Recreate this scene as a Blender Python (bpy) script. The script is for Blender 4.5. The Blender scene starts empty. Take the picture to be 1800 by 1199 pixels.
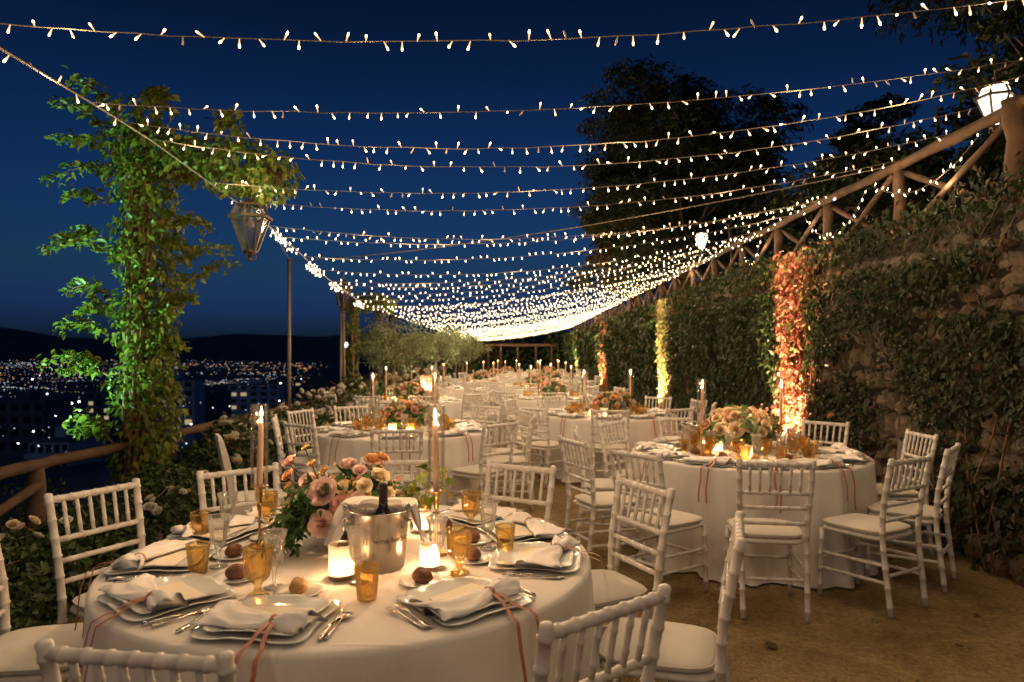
import bpy, math, random
import numpy as np
from mathutils import Vector, Matrix

R = math.radians
scene = bpy.context.scene
COL = scene.collection

# ------------------------------------------------------------------ camera, sky, exposure
EYE = 1.52            # eye height; the camera looks level along +Y
FPX = 1200.0          # 24 mm lens on a 36 mm frame, in photo pixels
cam_d = bpy.data.cameras.new("camera")
cam_d.lens = 24.0
cam_d.sensor_width = 36.0
cam_d.shift_y = 25.5 / 1800.0
cam_d.clip_start = 0.05
cam_d.clip_end = 60000
cam_d.dof.use_dof = True
cam_d.dof.focus_distance = 3.0
cam_d.dof.aperture_fstop = 3.2
cam = bpy.data.objects.new("camera", cam_d)
COL.objects.link(cam)
cam.location = (0, 0, EYE)
cam.rotation_euler = (R(90), 0, 0)
scene.camera = cam

world = bpy.data.worlds.new("World")
scene.world = world
world.use_nodes = True
wn, wl = world.node_tree.nodes, world.node_tree.links
wn.clear()
w_out = wn.new("ShaderNodeOutputWorld")
w_bg = wn.new("ShaderNodeBackground")
w_sky = wn.new("ShaderNodeTexSky")
w_sky.sky_type = 'NISHITA'
w_sky.sun_disc = False
w_sky.sun_elevation = R(2.0)
w_sky.sun_rotation = R(180)
w_sky.altitude = 200
w_sky.ozone_density = 4.0
w_mix = wn.new("ShaderNodeMix")
w_mix.data_type = 'RGBA'
w_mix.blend_type = 'MULTIPLY'
w_mix.inputs[0].default_value = 1.0
# the night sky darkens evenly from the horizon glow to the zenith
w_tc = wn.new("ShaderNodeTexCoord")
w_sep = wn.new("ShaderNodeSeparateXYZ")
w_rmp = wn.new("ShaderNodeValToRGB")
w_rmp.color_ramp.interpolation = 'EASE'
w_rmp.color_ramp.elements[0].position = 0.0
w_rmp.color_ramp.elements[0].color = (0.10, 0.36, 2.4, 1)
w_rmp.color_ramp.elements[1].position = 0.55
w_rmp.color_ramp.elements[1].color = (0.14, 0.16, 0.22, 1)
w_e = w_rmp.color_ramp.elements.new(0.13)
w_e.color = (0.36, 0.55, 0.92, 1)
wl.new(w_tc.outputs['Generated'], w_sep.inputs[0])
wl.new(w_sep.outputs[2], w_rmp.inputs[0])
wl.new(w_rmp.outputs[0], w_mix.inputs[7])
wl.new(w_sky.outputs[0], w_mix.inputs[6])
wl.new(w_mix.outputs[2], w_bg.inputs[0])
w_bg.inputs[1].default_value = 0.042
wl.new(w_bg.outputs[0], w_out.inputs[0])

scene.view_settings.view_transform = 'Standard'
scene.view_settings.look = 'None'
scene.view_settings.exposure = 1.0
scene.view_settings.gamma = 1.0
scene.cycles.use_denoising = True
scene.cycles.denoiser = 'OPENIMAGEDENOISE'
scene.cycles.use_light_tree = True
scene.cycles.sample_clamp_indirect = 2.0
scene.cycles.max_bounces = 8
scene.cycles.diffuse_bounces = 3
scene.cycles.glossy_bounces = 3
scene.cycles.transmission_bounces = 4
scene.cycles.transparent_max_bounces = 24
scene.cycles.caustics_reflective = False
scene.cycles.caustics_refractive = False

# light levels
W_STRING = 17.0       # light of one string of bulbs
W_TAPER, W_VOTIVE = 13.0, 2.6
L_BULB = 6.0
L_FLAME = 16.0
C_BULB = (1.0, 0.67, 0.38)
C_FLAME = (1.0, 0.57, 0.29)

def at(px, py, Y):
    """photo pixel at depth Y -> world point (used to lay the place out)"""
    return Vector(((px - 900.0) / FPX * Y, Y, EYE - (py - 625.0) / FPX * Y))

# ------------------------------------------------------------------ materials
MATS = {}
def nodes_of(name):
    m = bpy.data.materials.new(name)
    m.use_nodes = True
    n, l = m.node_tree.nodes, m.node_tree.links
    n.clear()
    out = n.new("ShaderNodeOutputMaterial")
    MATS[name] = m
    return m, n, l, out

def ramp(n, stops):
    r = n.new("ShaderNodeValToRGB")
    e = r.color_ramp.elements
    while len(e) < len(stops):
        e.new(0.5)
    for i, (p, c) in enumerate(stops):
        e[i].position = p
        e[i].color = (c[0], c[1], c[2], 1)
    return r

def mat(name, c, rough=0.5, metal=0.0, c2=None, nscale=8.0, bump=0.0, bscale=60.0, spec=0.5, sss=0.0, coat=0.0, detail=4.0, space='Object'):
    m, n, l, out = nodes_of(name)
    p = n.new("ShaderNodeBsdfPrincipled")
    p.inputs['Base Color'].default_value = (*c, 1)
    p.inputs['Roughness'].default_value = rough
    p.inputs['Metallic'].default_value = metal
    p.inputs['Specular IOR Level'].default_value = spec
    p.inputs['Coat Weight'].default_value = coat
    if sss:
        p.inputs['Subsurface Weight'].default_value = sss
        p.inputs['Subsurface Radius'].default_value = (0.02, 0.01, 0.006)
        p.inputs['Subsurface Scale'].default_value = 0.6
    tc = n.new("ShaderNodeTexCoord")
    if c2 is not None:
        t = n.new("ShaderNodeTexNoise")
        t.inputs['Scale'].default_value = nscale
        t.inputs['Detail'].default_value = detail
        l.new(tc.outputs[space], t.inputs['Vector'])
        r = ramp(n, [(0.3, c), (0.7, c2)])
        l.new(t.outputs['Fac'], r.inputs[0])
        l.new(r.outputs[0], p.inputs['Base Color'])
    if bump:
        t2 = n.new("ShaderNodeTexNoise")
        t2.inputs['Scale'].default_value = bscale
        t2.inputs['Detail'].default_value = 3
        l.new(tc.outputs[space], t2.inputs['Vector'])
        b = n.new("ShaderNodeBump")
        b.inputs['Strength'].default_value = bump
        b.inputs['Distance'].default_value = 0.01
        l.new(t2.outputs['Fac'], b.inputs['Height'])
        l.new(b.outputs[0], p.inputs['Normal'])
    l.new(p.outputs[0], out.inputs[0])
    return m

def emat(name, c, s, sample=True):
    m, n, l, out = nodes_of(name)
    e = n.new("ShaderNodeEmission")
    e.inputs[0].default_value = (*c, 1)
    e.inputs[1].default_value = s
    l.new(e.outputs[0], out.inputs[0])
    m.cycles.emission_sampling = 'FRONT' if sample else 'NONE'
    return m

def glassmat(name, tint, rough=0.02, gloss=1.0, frost=0.0):
    m, n, l, out = nodes_of(name)
    tr = n.new("ShaderNodeBsdfTransparent")
    tr.inputs[0].default_value = (*tint, 1)
    gl = n.new("ShaderNodeBsdfGlossy")
    gl.inputs['Roughness'].default_value = rough
    gl.inputs['Color'].default_value = (1, 1, 1, 1)
    fr = n.new("ShaderNodeLayerWeight")
    fr.inputs[0].default_value = 0.35
    mu = n.new("ShaderNodeMath")
    mu.operation = 'MULTIPLY'
    mu.inputs[1].default_value = 0.75 * gloss
    mu.use_clamp = True
    l.new(fr.outputs['Fresnel'], mu.inputs[0])
    mx = n.new("ShaderNodeMixShader")
    l.new(mu.outputs[0], mx.inputs[0])
    l.new(tr.outputs[0], mx.inputs[1])
    l.new(gl.outputs[0], mx.inputs[2])
    last = mx
    if frost:
        tl = n.new("ShaderNodeBsdfTranslucent")
        tl.inputs[0].default_value = (*tint, 1)
        m2 = n.new("ShaderNodeMixShader")
        m2.inputs[0].default_value = frost
        l.new(mx.outputs[0], m2.inputs[1])
        l.new(tl.outputs[0], m2.inputs[2])
        last = m2
    l.new(last.outputs[0], out.inputs[0])
    return m

def leafmat(name, stops, trans=0.35, rough=0.45):
    m, n, l, out = nodes_of(name)
    a = n.new("ShaderNodeAttribute")
    a.attribute_name = 'rnd'
    r = ramp(n, stops)
    l.new(a.outputs['Fac'], r.inputs[0])
    p = n.new("ShaderNodeBsdfPrincipled")
    p.inputs['Roughness'].default_value = rough
    p.inputs['Specular IOR Level'].default_value = 0.35
    l.new(r.outputs[0], p.inputs['Base Color'])
    t = n.new("ShaderNodeBsdfTranslucent")
    l.new(r.outputs[0], t.inputs[0])
    mx = n.new("ShaderNodeMixShader")
    mx.inputs[0].default_value = trans
    l.new(p.outputs[0], mx.inputs[1])
    l.new(t.outputs[0], mx.inputs[2])
    l.new(mx.outputs[0], out.inputs[0])
    return m

def clothmat(name, c, weave=900.0, strength=0.25, wr=0.0, crease=0.0):
    m, n, l, out = nodes_of(name)
    p = n.new("ShaderNodeBsdfPrincipled")
    p.inputs['Roughness'].default_value = 0.85
    p.inputs['Specular IOR Level'].default_value = 0.15
    p.inputs['Sheen Weight'].default_value = 0.15
    tc = n.new("ShaderNodeTexCoord")
    t = n.new("ShaderNodeTexNoise")
    t.inputs['Scale'].default_value = weave
    l.new(tc.outputs['Object'], t.inputs['Vector'])
    t3 = n.new("ShaderNodeTexNoise")
    t3.inputs['Scale'].default_value = 5.0
    t3.inputs['Detail'].default_value = 5.0
    l.new(tc.outputs['Object'], t3.inputs['Vector'])
    r = ramp(n, [(0.3, [x * 0.9 for x in c]), (0.7, c)])
    l.new(t3.outputs['Fac'], r.inputs[0])
    l.new(r.outputs[0], p.inputs['Base Color'])
    b = n.new("ShaderNodeBump")
    b.inputs['Strength'].default_value = strength
    b.inputs['Distance'].default_value = 0.002
    l.new(t.outputs['Fac'], b.inputs['Height'])
    b2 = n.new("ShaderNodeBump")
    b2.inputs['Strength'].default_value = 0.25 + wr
    b2.inputs['Distance'].default_value = 0.02
    l.new(t3.outputs['Fac'], b2.inputs['Height'])
    l.new(b.outputs[0], b2.inputs['Normal'])
    last = b2
    if crease:
        sep = n.new("ShaderNodeSeparateXYZ")
        l.new(tc.outputs['Object'], sep.inputs[0])
        for ax in (0, 1):
            pp = n.new("ShaderNodeMath"); pp.operation = 'PINGPONG'; pp.inputs[1].default_value = crease
            l.new(sep.outputs[ax], pp.inputs[0])
            mr = n.new("ShaderNodeMapRange"); mr.interpolation_type = 'SMOOTHSTEP'
            mr.inputs[1].default_value = 0.0; mr.inputs[2].default_value = 0.014; mr.inputs[3].default_value = 1.0; mr.inputs[4].default_value = 0.0
            l.new(pp.outputs[0], mr.inputs[0])
            b3 = n.new("ShaderNodeBump"); b3.inputs['Strength'].default_value = 0.5; b3.inputs['Distance'].default_value = 0.004
            l.new(mr.outputs[0], b3.inputs['Height'])
            l.new(last.outputs[0], b3.inputs['Normal'])
            last = b3
    l.new(last.outputs[0], p.inputs['Normal'])
    l.new(p.outputs[0], out.inputs[0])
    return m

mat('white_paint', (0.76, 0.74, 0.70), 0.42, c2=(0.58, 0.54, 0.48), nscale=17, bump=0.15, bscale=120, detail=8.0)
clothmat('cushion_cloth', (0.74, 0.70, 0.62), 700, 0.3)
clothmat('linen', (0.78, 0.75, 0.70), 420, 0.35, 0.25, 0.42)
clothmat('napkin_cloth', (0.82, 0.80, 0.77), 900, 0.25, 0.2)
mat('porcelain', (0.72, 0.75, 0.72), 0.12, spec=0.5, coat=0.3, bump=0.04, bscale=30)
mat('card', (0.80, 0.74, 0.60), 0.7, c2=(0.76, 0.70, 0.57), nscale=40)
mat('ribbon', (0.42, 0.17, 0.11), 0.55, c2=(0.36, 0.13, 0.085), nscale=30)
mat('gold', (0.72, 0.46, 0.17), 0.28, 1.0)
mat('silver', (0.66, 0.64, 0.60), 0.18, 1.0)
mat('steel', (0.62, 0.58, 0.53), 0.26, 1.0, c2=(0.56, 0.52, 0.47), nscale=5, bump=0.03, bscale=200)
glassmat('clear_glass', (0.97, 0.97, 0.95), 0.05, 1.0, 0.075)
glassmat('chimney_glass', (0.98, 0.98, 0.97), 0.03, 0.55)
glassmat('amber_glass', (0.935, 0.815, 0.56), 0.05, 0.8, 0.03)
glassmat('frosted_glass', (0.98, 0.90, 0.80), 0.2, 0.6, 0.15)
glassmat('pane_glass', (0.75, 0.78, 0.82), 0.10, 0.45, 0.05)
mat('dark_bottle', (0.012, 0.014, 0.012), 0.08, spec=0.6)
mat('ink', (0.05, 0.04, 0.035), 0.6)
mat('wax', (0.90, 0.66, 0.48), 0.45, c2=(0.88, 0.62, 0.45), nscale=20, sss=0.35)
mat('white_wax', (0.86, 0.80, 0.70), 0.45, sss=0.3, c2=(0.84, 0.77, 0.66))
leafmat('service_linen', [(0, (0.80, 0.77, 0.73)), (1, (0.84, 0.81, 0.78))], 0.35, 0.8)
mat('wick', (0.03, 0.02, 0.02), 0.9)
mat('bread_dark', (0.11, 0.04, 0.016), 0.6, c2=(0.18, 0.07, 0.028), nscale=14, bump=0.3, bscale=50)
mat('bread_gold', (0.50, 0.27, 0.08), 0.6, c2=(0.62, 0.38, 0.14), nscale=14, bump=0.25, bscale=50)
def petalmat(name, a, b):
    leafmat(name, [(0.0, a), (1.0, b)], 0.3, 0.6)
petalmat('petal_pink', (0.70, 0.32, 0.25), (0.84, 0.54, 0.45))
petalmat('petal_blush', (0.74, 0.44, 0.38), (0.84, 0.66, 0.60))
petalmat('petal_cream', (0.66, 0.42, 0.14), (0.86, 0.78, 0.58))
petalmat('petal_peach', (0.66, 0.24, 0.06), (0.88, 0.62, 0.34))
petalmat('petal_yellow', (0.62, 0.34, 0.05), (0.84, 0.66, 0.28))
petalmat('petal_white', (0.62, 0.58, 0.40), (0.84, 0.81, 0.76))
leafmat('bouquet_leaf', [(0, (0.03, 0.08, 0.02)), (0.6, (0.06, 0.14, 0.03)), (1, (0.12, 0.20, 0.06))])
leafmat('filler_flower', [(0, (0.45, 0.30, 0.12)), (0.5, (0.60, 0.40, 0.22)), (1, (0.62, 0.34, 0.26))])
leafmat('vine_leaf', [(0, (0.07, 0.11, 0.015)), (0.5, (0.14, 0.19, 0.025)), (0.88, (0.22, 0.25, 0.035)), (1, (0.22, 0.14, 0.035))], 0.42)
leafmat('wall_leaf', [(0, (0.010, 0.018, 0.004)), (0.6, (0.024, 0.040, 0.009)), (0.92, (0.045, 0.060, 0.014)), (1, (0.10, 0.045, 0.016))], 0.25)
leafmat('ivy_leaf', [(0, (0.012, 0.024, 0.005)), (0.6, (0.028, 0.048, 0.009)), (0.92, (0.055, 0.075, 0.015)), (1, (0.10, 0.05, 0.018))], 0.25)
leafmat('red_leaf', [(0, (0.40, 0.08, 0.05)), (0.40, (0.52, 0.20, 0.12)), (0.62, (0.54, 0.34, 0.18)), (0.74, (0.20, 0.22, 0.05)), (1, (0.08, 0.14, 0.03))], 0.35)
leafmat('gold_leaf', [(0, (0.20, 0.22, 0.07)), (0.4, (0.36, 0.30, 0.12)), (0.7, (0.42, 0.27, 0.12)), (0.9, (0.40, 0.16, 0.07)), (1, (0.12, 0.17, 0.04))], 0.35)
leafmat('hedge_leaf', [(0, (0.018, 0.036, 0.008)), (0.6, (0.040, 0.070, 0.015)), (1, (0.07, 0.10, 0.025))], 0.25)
leafmat('olive_leaf', [(0, (0.10, 0.13, 0.05)), (0.6, (0.20, 0.24, 0.11)), (1, (0.34, 0.37, 0.22))], 0.25)
leafmat('pine_needle', [(0, (0.018, 0.035, 0.012)), (0.7, (0.04, 0.06, 0.02)), (1, (0.08, 0.07, 0.025))], 0.2)
leafmat('brown_foliage', [(0, (0.04, 0.05, 0.015)), (0.6, (0.09, 0.07, 0.025)), (1, (0.18, 0.08, 0.03))], 0.2)
mat('bark', (0.12, 0.075, 0.045), 0.85, c2=(0.20, 0.14, 0.09), nscale=12, bump=0.6, bscale=30)
mat('stem', (0.16, 0.08, 0.04), 0.8, c2=(0.22, 0.12, 0.06), nscale=20)
mat('red_stem', (0.36, 0.11, 0.05), 0.7, c2=(0.42, 0.20, 0.08), nscale=20)
mat('log', (0.05, 0.028, 0.014), 0.85, c2=(0.11, 0.06, 0.03), nscale=9, bump=0.5, bscale=25)
mat('iron', (0.06, 0.045, 0.03), 0.5, 0.6, c2=(0.10, 0.07, 0.045), nscale=30, bump=0.2)
mat('pole_metal', (0.20, 0.16, 0.12), 0.6, c2=(0.15, 0.12, 0.09), nscale=6)
mat('cable', (0.16, 0.13, 0.09), 0.6)
mat('green_cable', (0.10, 0.28, 0.14), 0.5)
mat('bulb_glass_off', (0.55, 0.40, 0.26), 0.3)
mat('mortar', (0.05, 0.042, 0.03), 0.95, c2=(0.03, 0.026, 0.018), nscale=6, bump=0.6, bscale=20)
for i, (a, b) in enumerate([((0.19, 0.15, 0.105), (0.09, 0.07, 0.047)), ((0.13, 0.105, 0.075), (0.21, 0.165, 0.12)), ((0.10, 0.075, 0.052), (0.16, 0.12, 0.08))]):
    mat('stone_%d' % i, a, 0.9, c2=b, nscale=7, bump=0.7, bscale=18)
mat('terrain', (0.11, 0.12, 0.11), 0.95, c2=(0.22, 0.21, 0.20), nscale=0.004, space='Object')
mat('building_wall', (0.80, 0.80, 0.78), 0.9, c2=(0.70, 0.70, 0.69), nscale=0.2)
mat('building_dark', (0.24, 0.24, 0.25), 0.9, c2=(0.18, 0.18, 0.19), nscale=0.2)
mat('window_dark', (0.03, 0.035, 0.04), 0.2)
mat('leaf_litter', (0.06, 0.035, 0.02), 0.9, c2=(0.09, 0.05, 0.025))
emat('window_lit', (1.0, 0.75, 0.4), 0.22, False)
emat('bulb_bright', (1.0, 0.72, 0.36), L_BULB * 1.3, False)
emat('bulb_dim', (1.0, 0.66, 0.28), L_BULB * 0.45, False)
emat('bulb_cool', (0.35, 0.55, 1.0), L_BULB * 1.2, False)
emat('bulb_mix', (1.0, 0.76, 0.42), L_BULB * 1.6, False)
emat('bulb_far', (1.0, 0.78, 0.44), L_BULB * 2.0, False)
emat('flame', (1.0, 0.62, 0.26), L_FLAME, False)
emat('lantern_lit', (1.0, 0.84, 0.62), 2.2, False)
emat('bulb_body', (1.0, 0.62, 0.28), 0.75, False)
emat('city_white', (0.75, 0.87, 1.0), 0.5, False)
emat('city_warm', (1.0, 0.52, 0.20), 0.7, False)
emat('city_bright', (0.80, 0.90, 1.0), 4.0, False)

# ground of the terrace: packed sandy gravel
m, n, l, out = nodes_of('gravel')
p = n.new("ShaderNodeBsdfPrincipled")
p.inputs['Roughness'].default_value = 0.95
p.inputs['Specular IOR Level'].default_value = 0.1
tc = n.new("ShaderNodeTexCoord")
t1 = n.new("ShaderNodeTexNoise"); t1.inputs['Scale'].default_value = 1.5; t1.inputs['Detail'].default_value = 9; t1.inputs['Roughness'].default_value = 0.68; t1.inputs['Distortion'].default_value = 0.6
t2 = n.new("ShaderNodeTexNoise"); t2.inputs['Scale'].default_value = 38; t2.inputs['Detail'].default_value = 6; t2.inputs['Roughness'].default_value = 0.7
t3 = n.new("ShaderNodeTexVoronoi"); t3.inputs['Scale'].default_value = 75
for t in (t1, t2, t3):
    l.new(tc.outputs['Object'], t.inputs['Vector'])
r1 = ramp(n, [(0.36, (0.20, 0.145, 0.070)), (0.66, (0.42, 0.325, 0.17))])
l.new(t1.outputs['Fac'], r1.inputs[0])
r2 = ramp(n, [(0.32, (0.55, 0.52, 0.46)), (0.68, (1.25, 1.22, 1.15))])
l.new(t2.outputs['Fac'], r2.inputs[0])
mx = n.new("ShaderNodeMix"); mx.data_type = 'RGBA'; mx.blend_type = 'MULTIPLY'; mx.inputs[0].default_value = 0.9
l.new(r1.outputs[0], mx.inputs[6]); l.new(r2.outputs[0], mx.inputs[7])
l.new(mx.outputs[2], p.inputs['Base Color'])
b = n.new("ShaderNodeBump"); b.inputs['Strength'].default_value = 0.7; b.inputs['Distance'].default_value = 0.02
ad = n.new("ShaderNodeMath"); ad.operation = 'ADD'
l.new(t2.outputs['Fac'], ad.inputs[0]); l.new(t3.outputs['Distance'], ad.inputs[1])
l.new(ad.outputs[0], b.inputs['Height'])
l.new(b.outputs[0], p.inputs['Normal'])
l.new(p.outputs[0], out.inputs[0])

# ------------------------------------------------------------------ mesh helpers
def mk(name, mesh, material=None, parent=None, loc=None, rot=None, scale=None):
    o = bpy.data.objects.new(name, mesh)
    COL.objects.link(o)
    if mesh is not None and material is not None and len(mesh.materials) == 0:
        mesh.materials.append(MATS[material])
    if parent is not None:
        o.parent = parent
    if loc is not None:
        o.location = loc
    if rot is not None:
        o.rotation_euler = rot if hasattr(rot, '__len__') else (0, 0, rot)
    if scale is not None:
        o.scale = scale if hasattr(scale, '__len__') else (scale,) * 3
    return o

def tag(o, label, cat, group=None, kind=None):
    o['label'] = label
    o['category'] = cat
    if group:
        o['group'] = group
    o['kind'] = kind or 'thing'
    if len(label.split()) > 16:
        print('LONG LABEL', label)
    return o

def empty(name, loc, rz=0.0):
    o = bpy.data.objects.new(name, None)
    COL.objects.link(o)
    o.empty_display_size = 0.1
    o.location = loc
    o.rotation_euler = (0, 0, rz)
    return o

class MB:
    def __init__(s):
        s.v, s.f = [], []
    def add(s, v, f):
        o = len(s.v)
        s.v += [tuple(x) for x in v]
        s.f += [tuple(i + o for i in q) for q in f]
        return s
    def box(s, a, b):
        (x0, y0, z0), (x1, y1, z1) = a, b
        v = [(x0, y0, z0), (x1, y0, z0), (x1, y1, z0), (x0, y1, z0), (x0, y0, z1), (x1, y0, z1), (x1, y1, z1), (x0, y1, z1)]
        return s.add(v, [(0, 3, 2, 1), (4, 5, 6, 7), (0, 1, 5, 4), (1, 2, 6, 5), (2, 3, 7, 6), (3, 0, 4, 7)])
    def tube(s, pts, rads, seg=8, caps=True):
        pts = [Vector(p) for p in pts]
        if not hasattr(rads, '__len__'):
            rads = [rads] * len(pts)
        n = len(pts)
        up = None
        v = []
        for i in range(n):
            d = (pts[min(i + 1, n - 1)] - pts[max(i - 1, 0)])
            d = d.normalized() if d.length > 1e-9 else Vector((0, 0, 1))
            if up is None:
                up = d.orthogonal().normalized()
            else:
                up = (up - d * up.dot(d))
                up = up.normalized() if up.length > 1e-6 else d.orthogonal().normalized()
            w = d.cross(up)
            for k in range(seg):
                a = 2 * math.pi * k / seg
                v.append(pts[i] + (up * math.cos(a) + w * math.sin(a)) * rads[i])
        f = []
        for i in range(n - 1):
            for k in range(seg):
                k2 = (k + 1) % seg
                f.append((i * seg + k, i * seg + k2, (i + 1) * seg + k2, (i + 1) * seg + k))
        if caps:
            f.append(tuple(range(seg - 1, -1, -1)))
            f.append(tuple((n - 1) * seg + k for k in range(seg)))
        return s.add(v, f)
    def lathe(s, prof, seg=24, mul=None, c=(0, 0, 0)):
        n = len(prof)
        v = []
        for i, (r, z) in enumerate(prof):
            for k in range(seg):
                a = 2 * math.pi * k / seg
                q, dz = (1, 0) if mul is None else mul(a, i, r, z)
                v.append((c[0] + r * q * math.cos(a), c[1] + r * q * math.sin(a), c[2] + z + dz))
        f = []
        for i in range(n - 1):
            for k in range(seg):
                k2 = (k + 1) % seg
                f.append((i * seg + k, i * seg + k2, (i + 1) * seg + k2, (i + 1) * seg + k))
        return s.add(v, f)
    def mesh(s, name, smooth=True):
        m = bpy.data.meshes.new(name)
        m.from_pydata(s.v, [], s.f)
        if smooth:
            m.polygons.foreach_set('use_smooth', [True] * len(m.polygons))
        m.update()
        return m

def np_mesh(name, V, F, rnd=None, smooth=False):
    """V (n,3), F (m,k) arrays -> mesh, with an optional per-vertex 'rnd' value"""
    m = bpy.data.meshes.new(name)
    k = F.shape[1]
    m.vertices.add(len(V))
    m.vertices.foreach_set('co', np.ascontiguousarray(V, dtype=np.float32).ravel())
    m.loops.add(F.size)
    m.loops.foreach_set('vertex_index', np.ascontiguousarray(F, dtype=np.int32).ravel())
    m.polygons.add(len(F))
    m.polygons.foreach_set('loop_start', np.arange(0, F.size, k, dtype=np.int32))
    m.polygons.foreach_set('loop_total', np.full(len(F), k, dtype=np.int32))
    if smooth:
        m.polygons.foreach_set('use_smooth', np.ones(len(F), dtype=bool))
    m.update(calc_edges=True)
    if rnd is not None:
        a = m.attributes.new('rnd', 'FLOAT', 'POINT')
        a.data.foreach_set('value', np.ascontiguousarray(rnd, dtype=np.float32))
    return m

def glow(parent, loc, watts, color, radius):
    """the light given off by a bulb, flame or string: part of that lamp"""
    d = bpy.data.lights.new('lamp_light', 'POINT')
    d.energy = watts
    d.color = color
    d.shadow_soft_size = radius
    o = bpy.data.objects.new('lamp_light', d)
    COL.objects.link(o)
    o.parent = parent
    o.location = loc
    return o

RNG = np.random.default_rng(7)
def unit(a):
    return a / np.maximum(np.linalg.norm(a, axis=1, keepdims=True), 1e-9)

def leaves(name, P, N, T, S, rnd=None, wid=0.5, fine=False, fold=0.18):
    """one leaf per row: P base, N face normal, T direction base->tip, S length"""
    n = len(P)
    T = unit(T - N * np.sum(N * T, axis=1, keepdims=True))
    B = np.cross(N, T)
    S = S.reshape(-1, 1)
    W = S * wid
    if rnd is None:
        rnd = RNG.random(n)
    if fine:
        m_ = P + T * S * 0.5 - N * S * 0.03
        t_ = P + T * S - N * S * 0.16
        l1 = P + T * S * 0.22 + B * W * 0.42 + N * S * fold * 0.5
        l2 = P + T * S * 0.62 + B * W * 0.40 + N * S * fold * 0.35
        r1 = P + T * S * 0.22 - B * W * 0.42 + N * S * fold * 0.5
        r2 = P + T * S * 0.62 - B * W * 0.40 + N * S * fold * 0.35
        V = np.stack([P, m_, t_, l1, l2, r1, r2], axis=1).reshape(-1, 3)
        base = np.arange(n)[:, None, None] * 7
        F = (np.array([[0, 5, 1], [5, 6, 1], [6, 2, 1], [0, 1, 3], [3, 1, 4], [4, 1, 2]])[None] + base).reshape(-1, 3)
        return np_mesh(name, V, F, np.repeat(rnd, 7))
    t_ = P + T * S - N * S * 0.1
    l_ = P + T * S * 0.45 + B * W * 0.5 + N * S * fold
    r_ = P + T * S * 0.45 - B * W * 0.5 + N * S * fold
    V = np.stack([P, r_, t_, l_], axis=1).reshape(-1, 3)
    base = np.arange(n)[:, None, None] * 4
    F = (np.array([[0, 1, 2], [0, 2, 3]])[None] + base).reshape(-1, 3)
    return np_mesh(name, V, F, np.repeat(rnd, 4))

def rdir(n):
    return unit(RNG.normal(size=(n, 3)))

def fbm1(x, seed=0, oct=4):
    """smooth 1-D noise"""
    r = 0.0
    a = 1.0
    for k in range(oct):
        r = r + a * np.sin(x * (1.7 ** k) * 1.3 + seed * 7.1 + k * 2.3) * np.cos(x * (1.9 ** k) * 0.7 + seed * 3.7 + k * 1.1)
        a *= 0.55
    return r

# ================================================================== THE SETTING
WALL_X, FENCE_X, RAIL_X = 3.38, 3.55, -3.35
Y0, Y1 = -9.0, 42.0

def sstep(a, b, x):
    t = np.clip((x - a) / (b - a), 0, 1)
    return t * t * (3 - 2 * t)

def terrain_z(X, Y):
    X = np.asarray(X, float); Y = np.asarray(Y, float)
    dl = np.maximum(0, -3.9 - X)
    df = np.maximum(0, Y - Y1 - 3)
    d = np.hypot(dl, df)
    prof = np.interp(d, [0, 2, 10, 60, 250, 800, 3000, 12000, 30000], [0.12, 0.6, 3.5, 14, 33, 58, 98, 135, 150])
    right = np.maximum(0, X - 3.7)
    rise = np.where(X > 3.45, 2.35 + 14 * (1 - np.exp(-right / 25.0)), 0) * (1 - sstep(150, 500, np.hypot(X, Y)))
    onr = (X > 3.45)
    z = -np.where(onr, prof * sstep(120, 500, np.hypot(X, Y)), prof) + rise
    D = np.hypot(X, Y)
    z = z + 88 * np.exp(-((X + 190) / 260.0) ** 2 - ((Y - 1500) / 420.0) ** 2)
    z = z + 30 * np.exp(-((X + 620) / 160.0) ** 2 - ((Y - 2200) / 300.0) ** 2)
    az = np.arctan2(X, Y)
    ridge = 720 + 200 * fbm1(az * 4.0 + 0.6, 3, 5)
    z = z + np.maximum(ridge, 60) * sstep(13500, 17000, D) + 0.01 * (D > 17000)
    return z

# terrain: one sheet from the terrace edge to the mountains
rad = np.concatenate([[3.0, 3.9, 4.3, 5, 6, 8, 10, 13, 17, 22], np.geomspace(28, 24000, 95)])
th = np.linspace(-math.pi, math.pi, 361)[:-1]
# cartesian-in-polar grid; the flat terrace lies above its own hollow
gx = rad[:, None] * np.sin(th)[None]
gy = rad[:, None] * np.cos(th)[None]
gz = terrain_z(gx, gy)
flat = (gx > -4.0) & (gx < 3.9) & (gy > Y0 - 2) & (gy < Y1 + 3)
gz = np.where(flat, -0.4, gz)
nr, nt = gx.shape
V = np.stack([gx, gy, gz], -1).reshape(-1, 3)
i = np.arange(nr - 1)[:, None] * nt; k = np.arange(nt)[None]; k2 = (k + 1) % nt
F = np.stack([i + k, i + nt + k, i + nt + k2, i + k2], -1).reshape(-1, 4)
o = mk('terrain', np_mesh('terrain', V, F, smooth=True), 'terrain')
o['kind'] = 'structure'

# terrace floor
nx, ny = 40, 220
xs = np.linspace(-3.9, 3.75, nx); ys = np.linspace(Y0, Y1 + 3, ny)
GX, GY = np.meshgrid(xs, ys)
GZ = 0.006 * np.sin(GX * 2.1 + GY * 0.9) * np.sin(GY * 1.3) - 0.006
V = np.stack([GX, GY, GZ], -1).reshape(-1, 3)
i = np.arange(ny - 1)[:, None] * nx; k = np.arange(nx - 1)[None]
F = np.stack([i + k, i + k + 1, i + nx + k + 1, i + nx + k], -1).reshape(-1, 4)
o = mk('ground', np_mesh('ground', V, F, smooth=True), 'gravel')
o['kind'] = 'structure'

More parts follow.
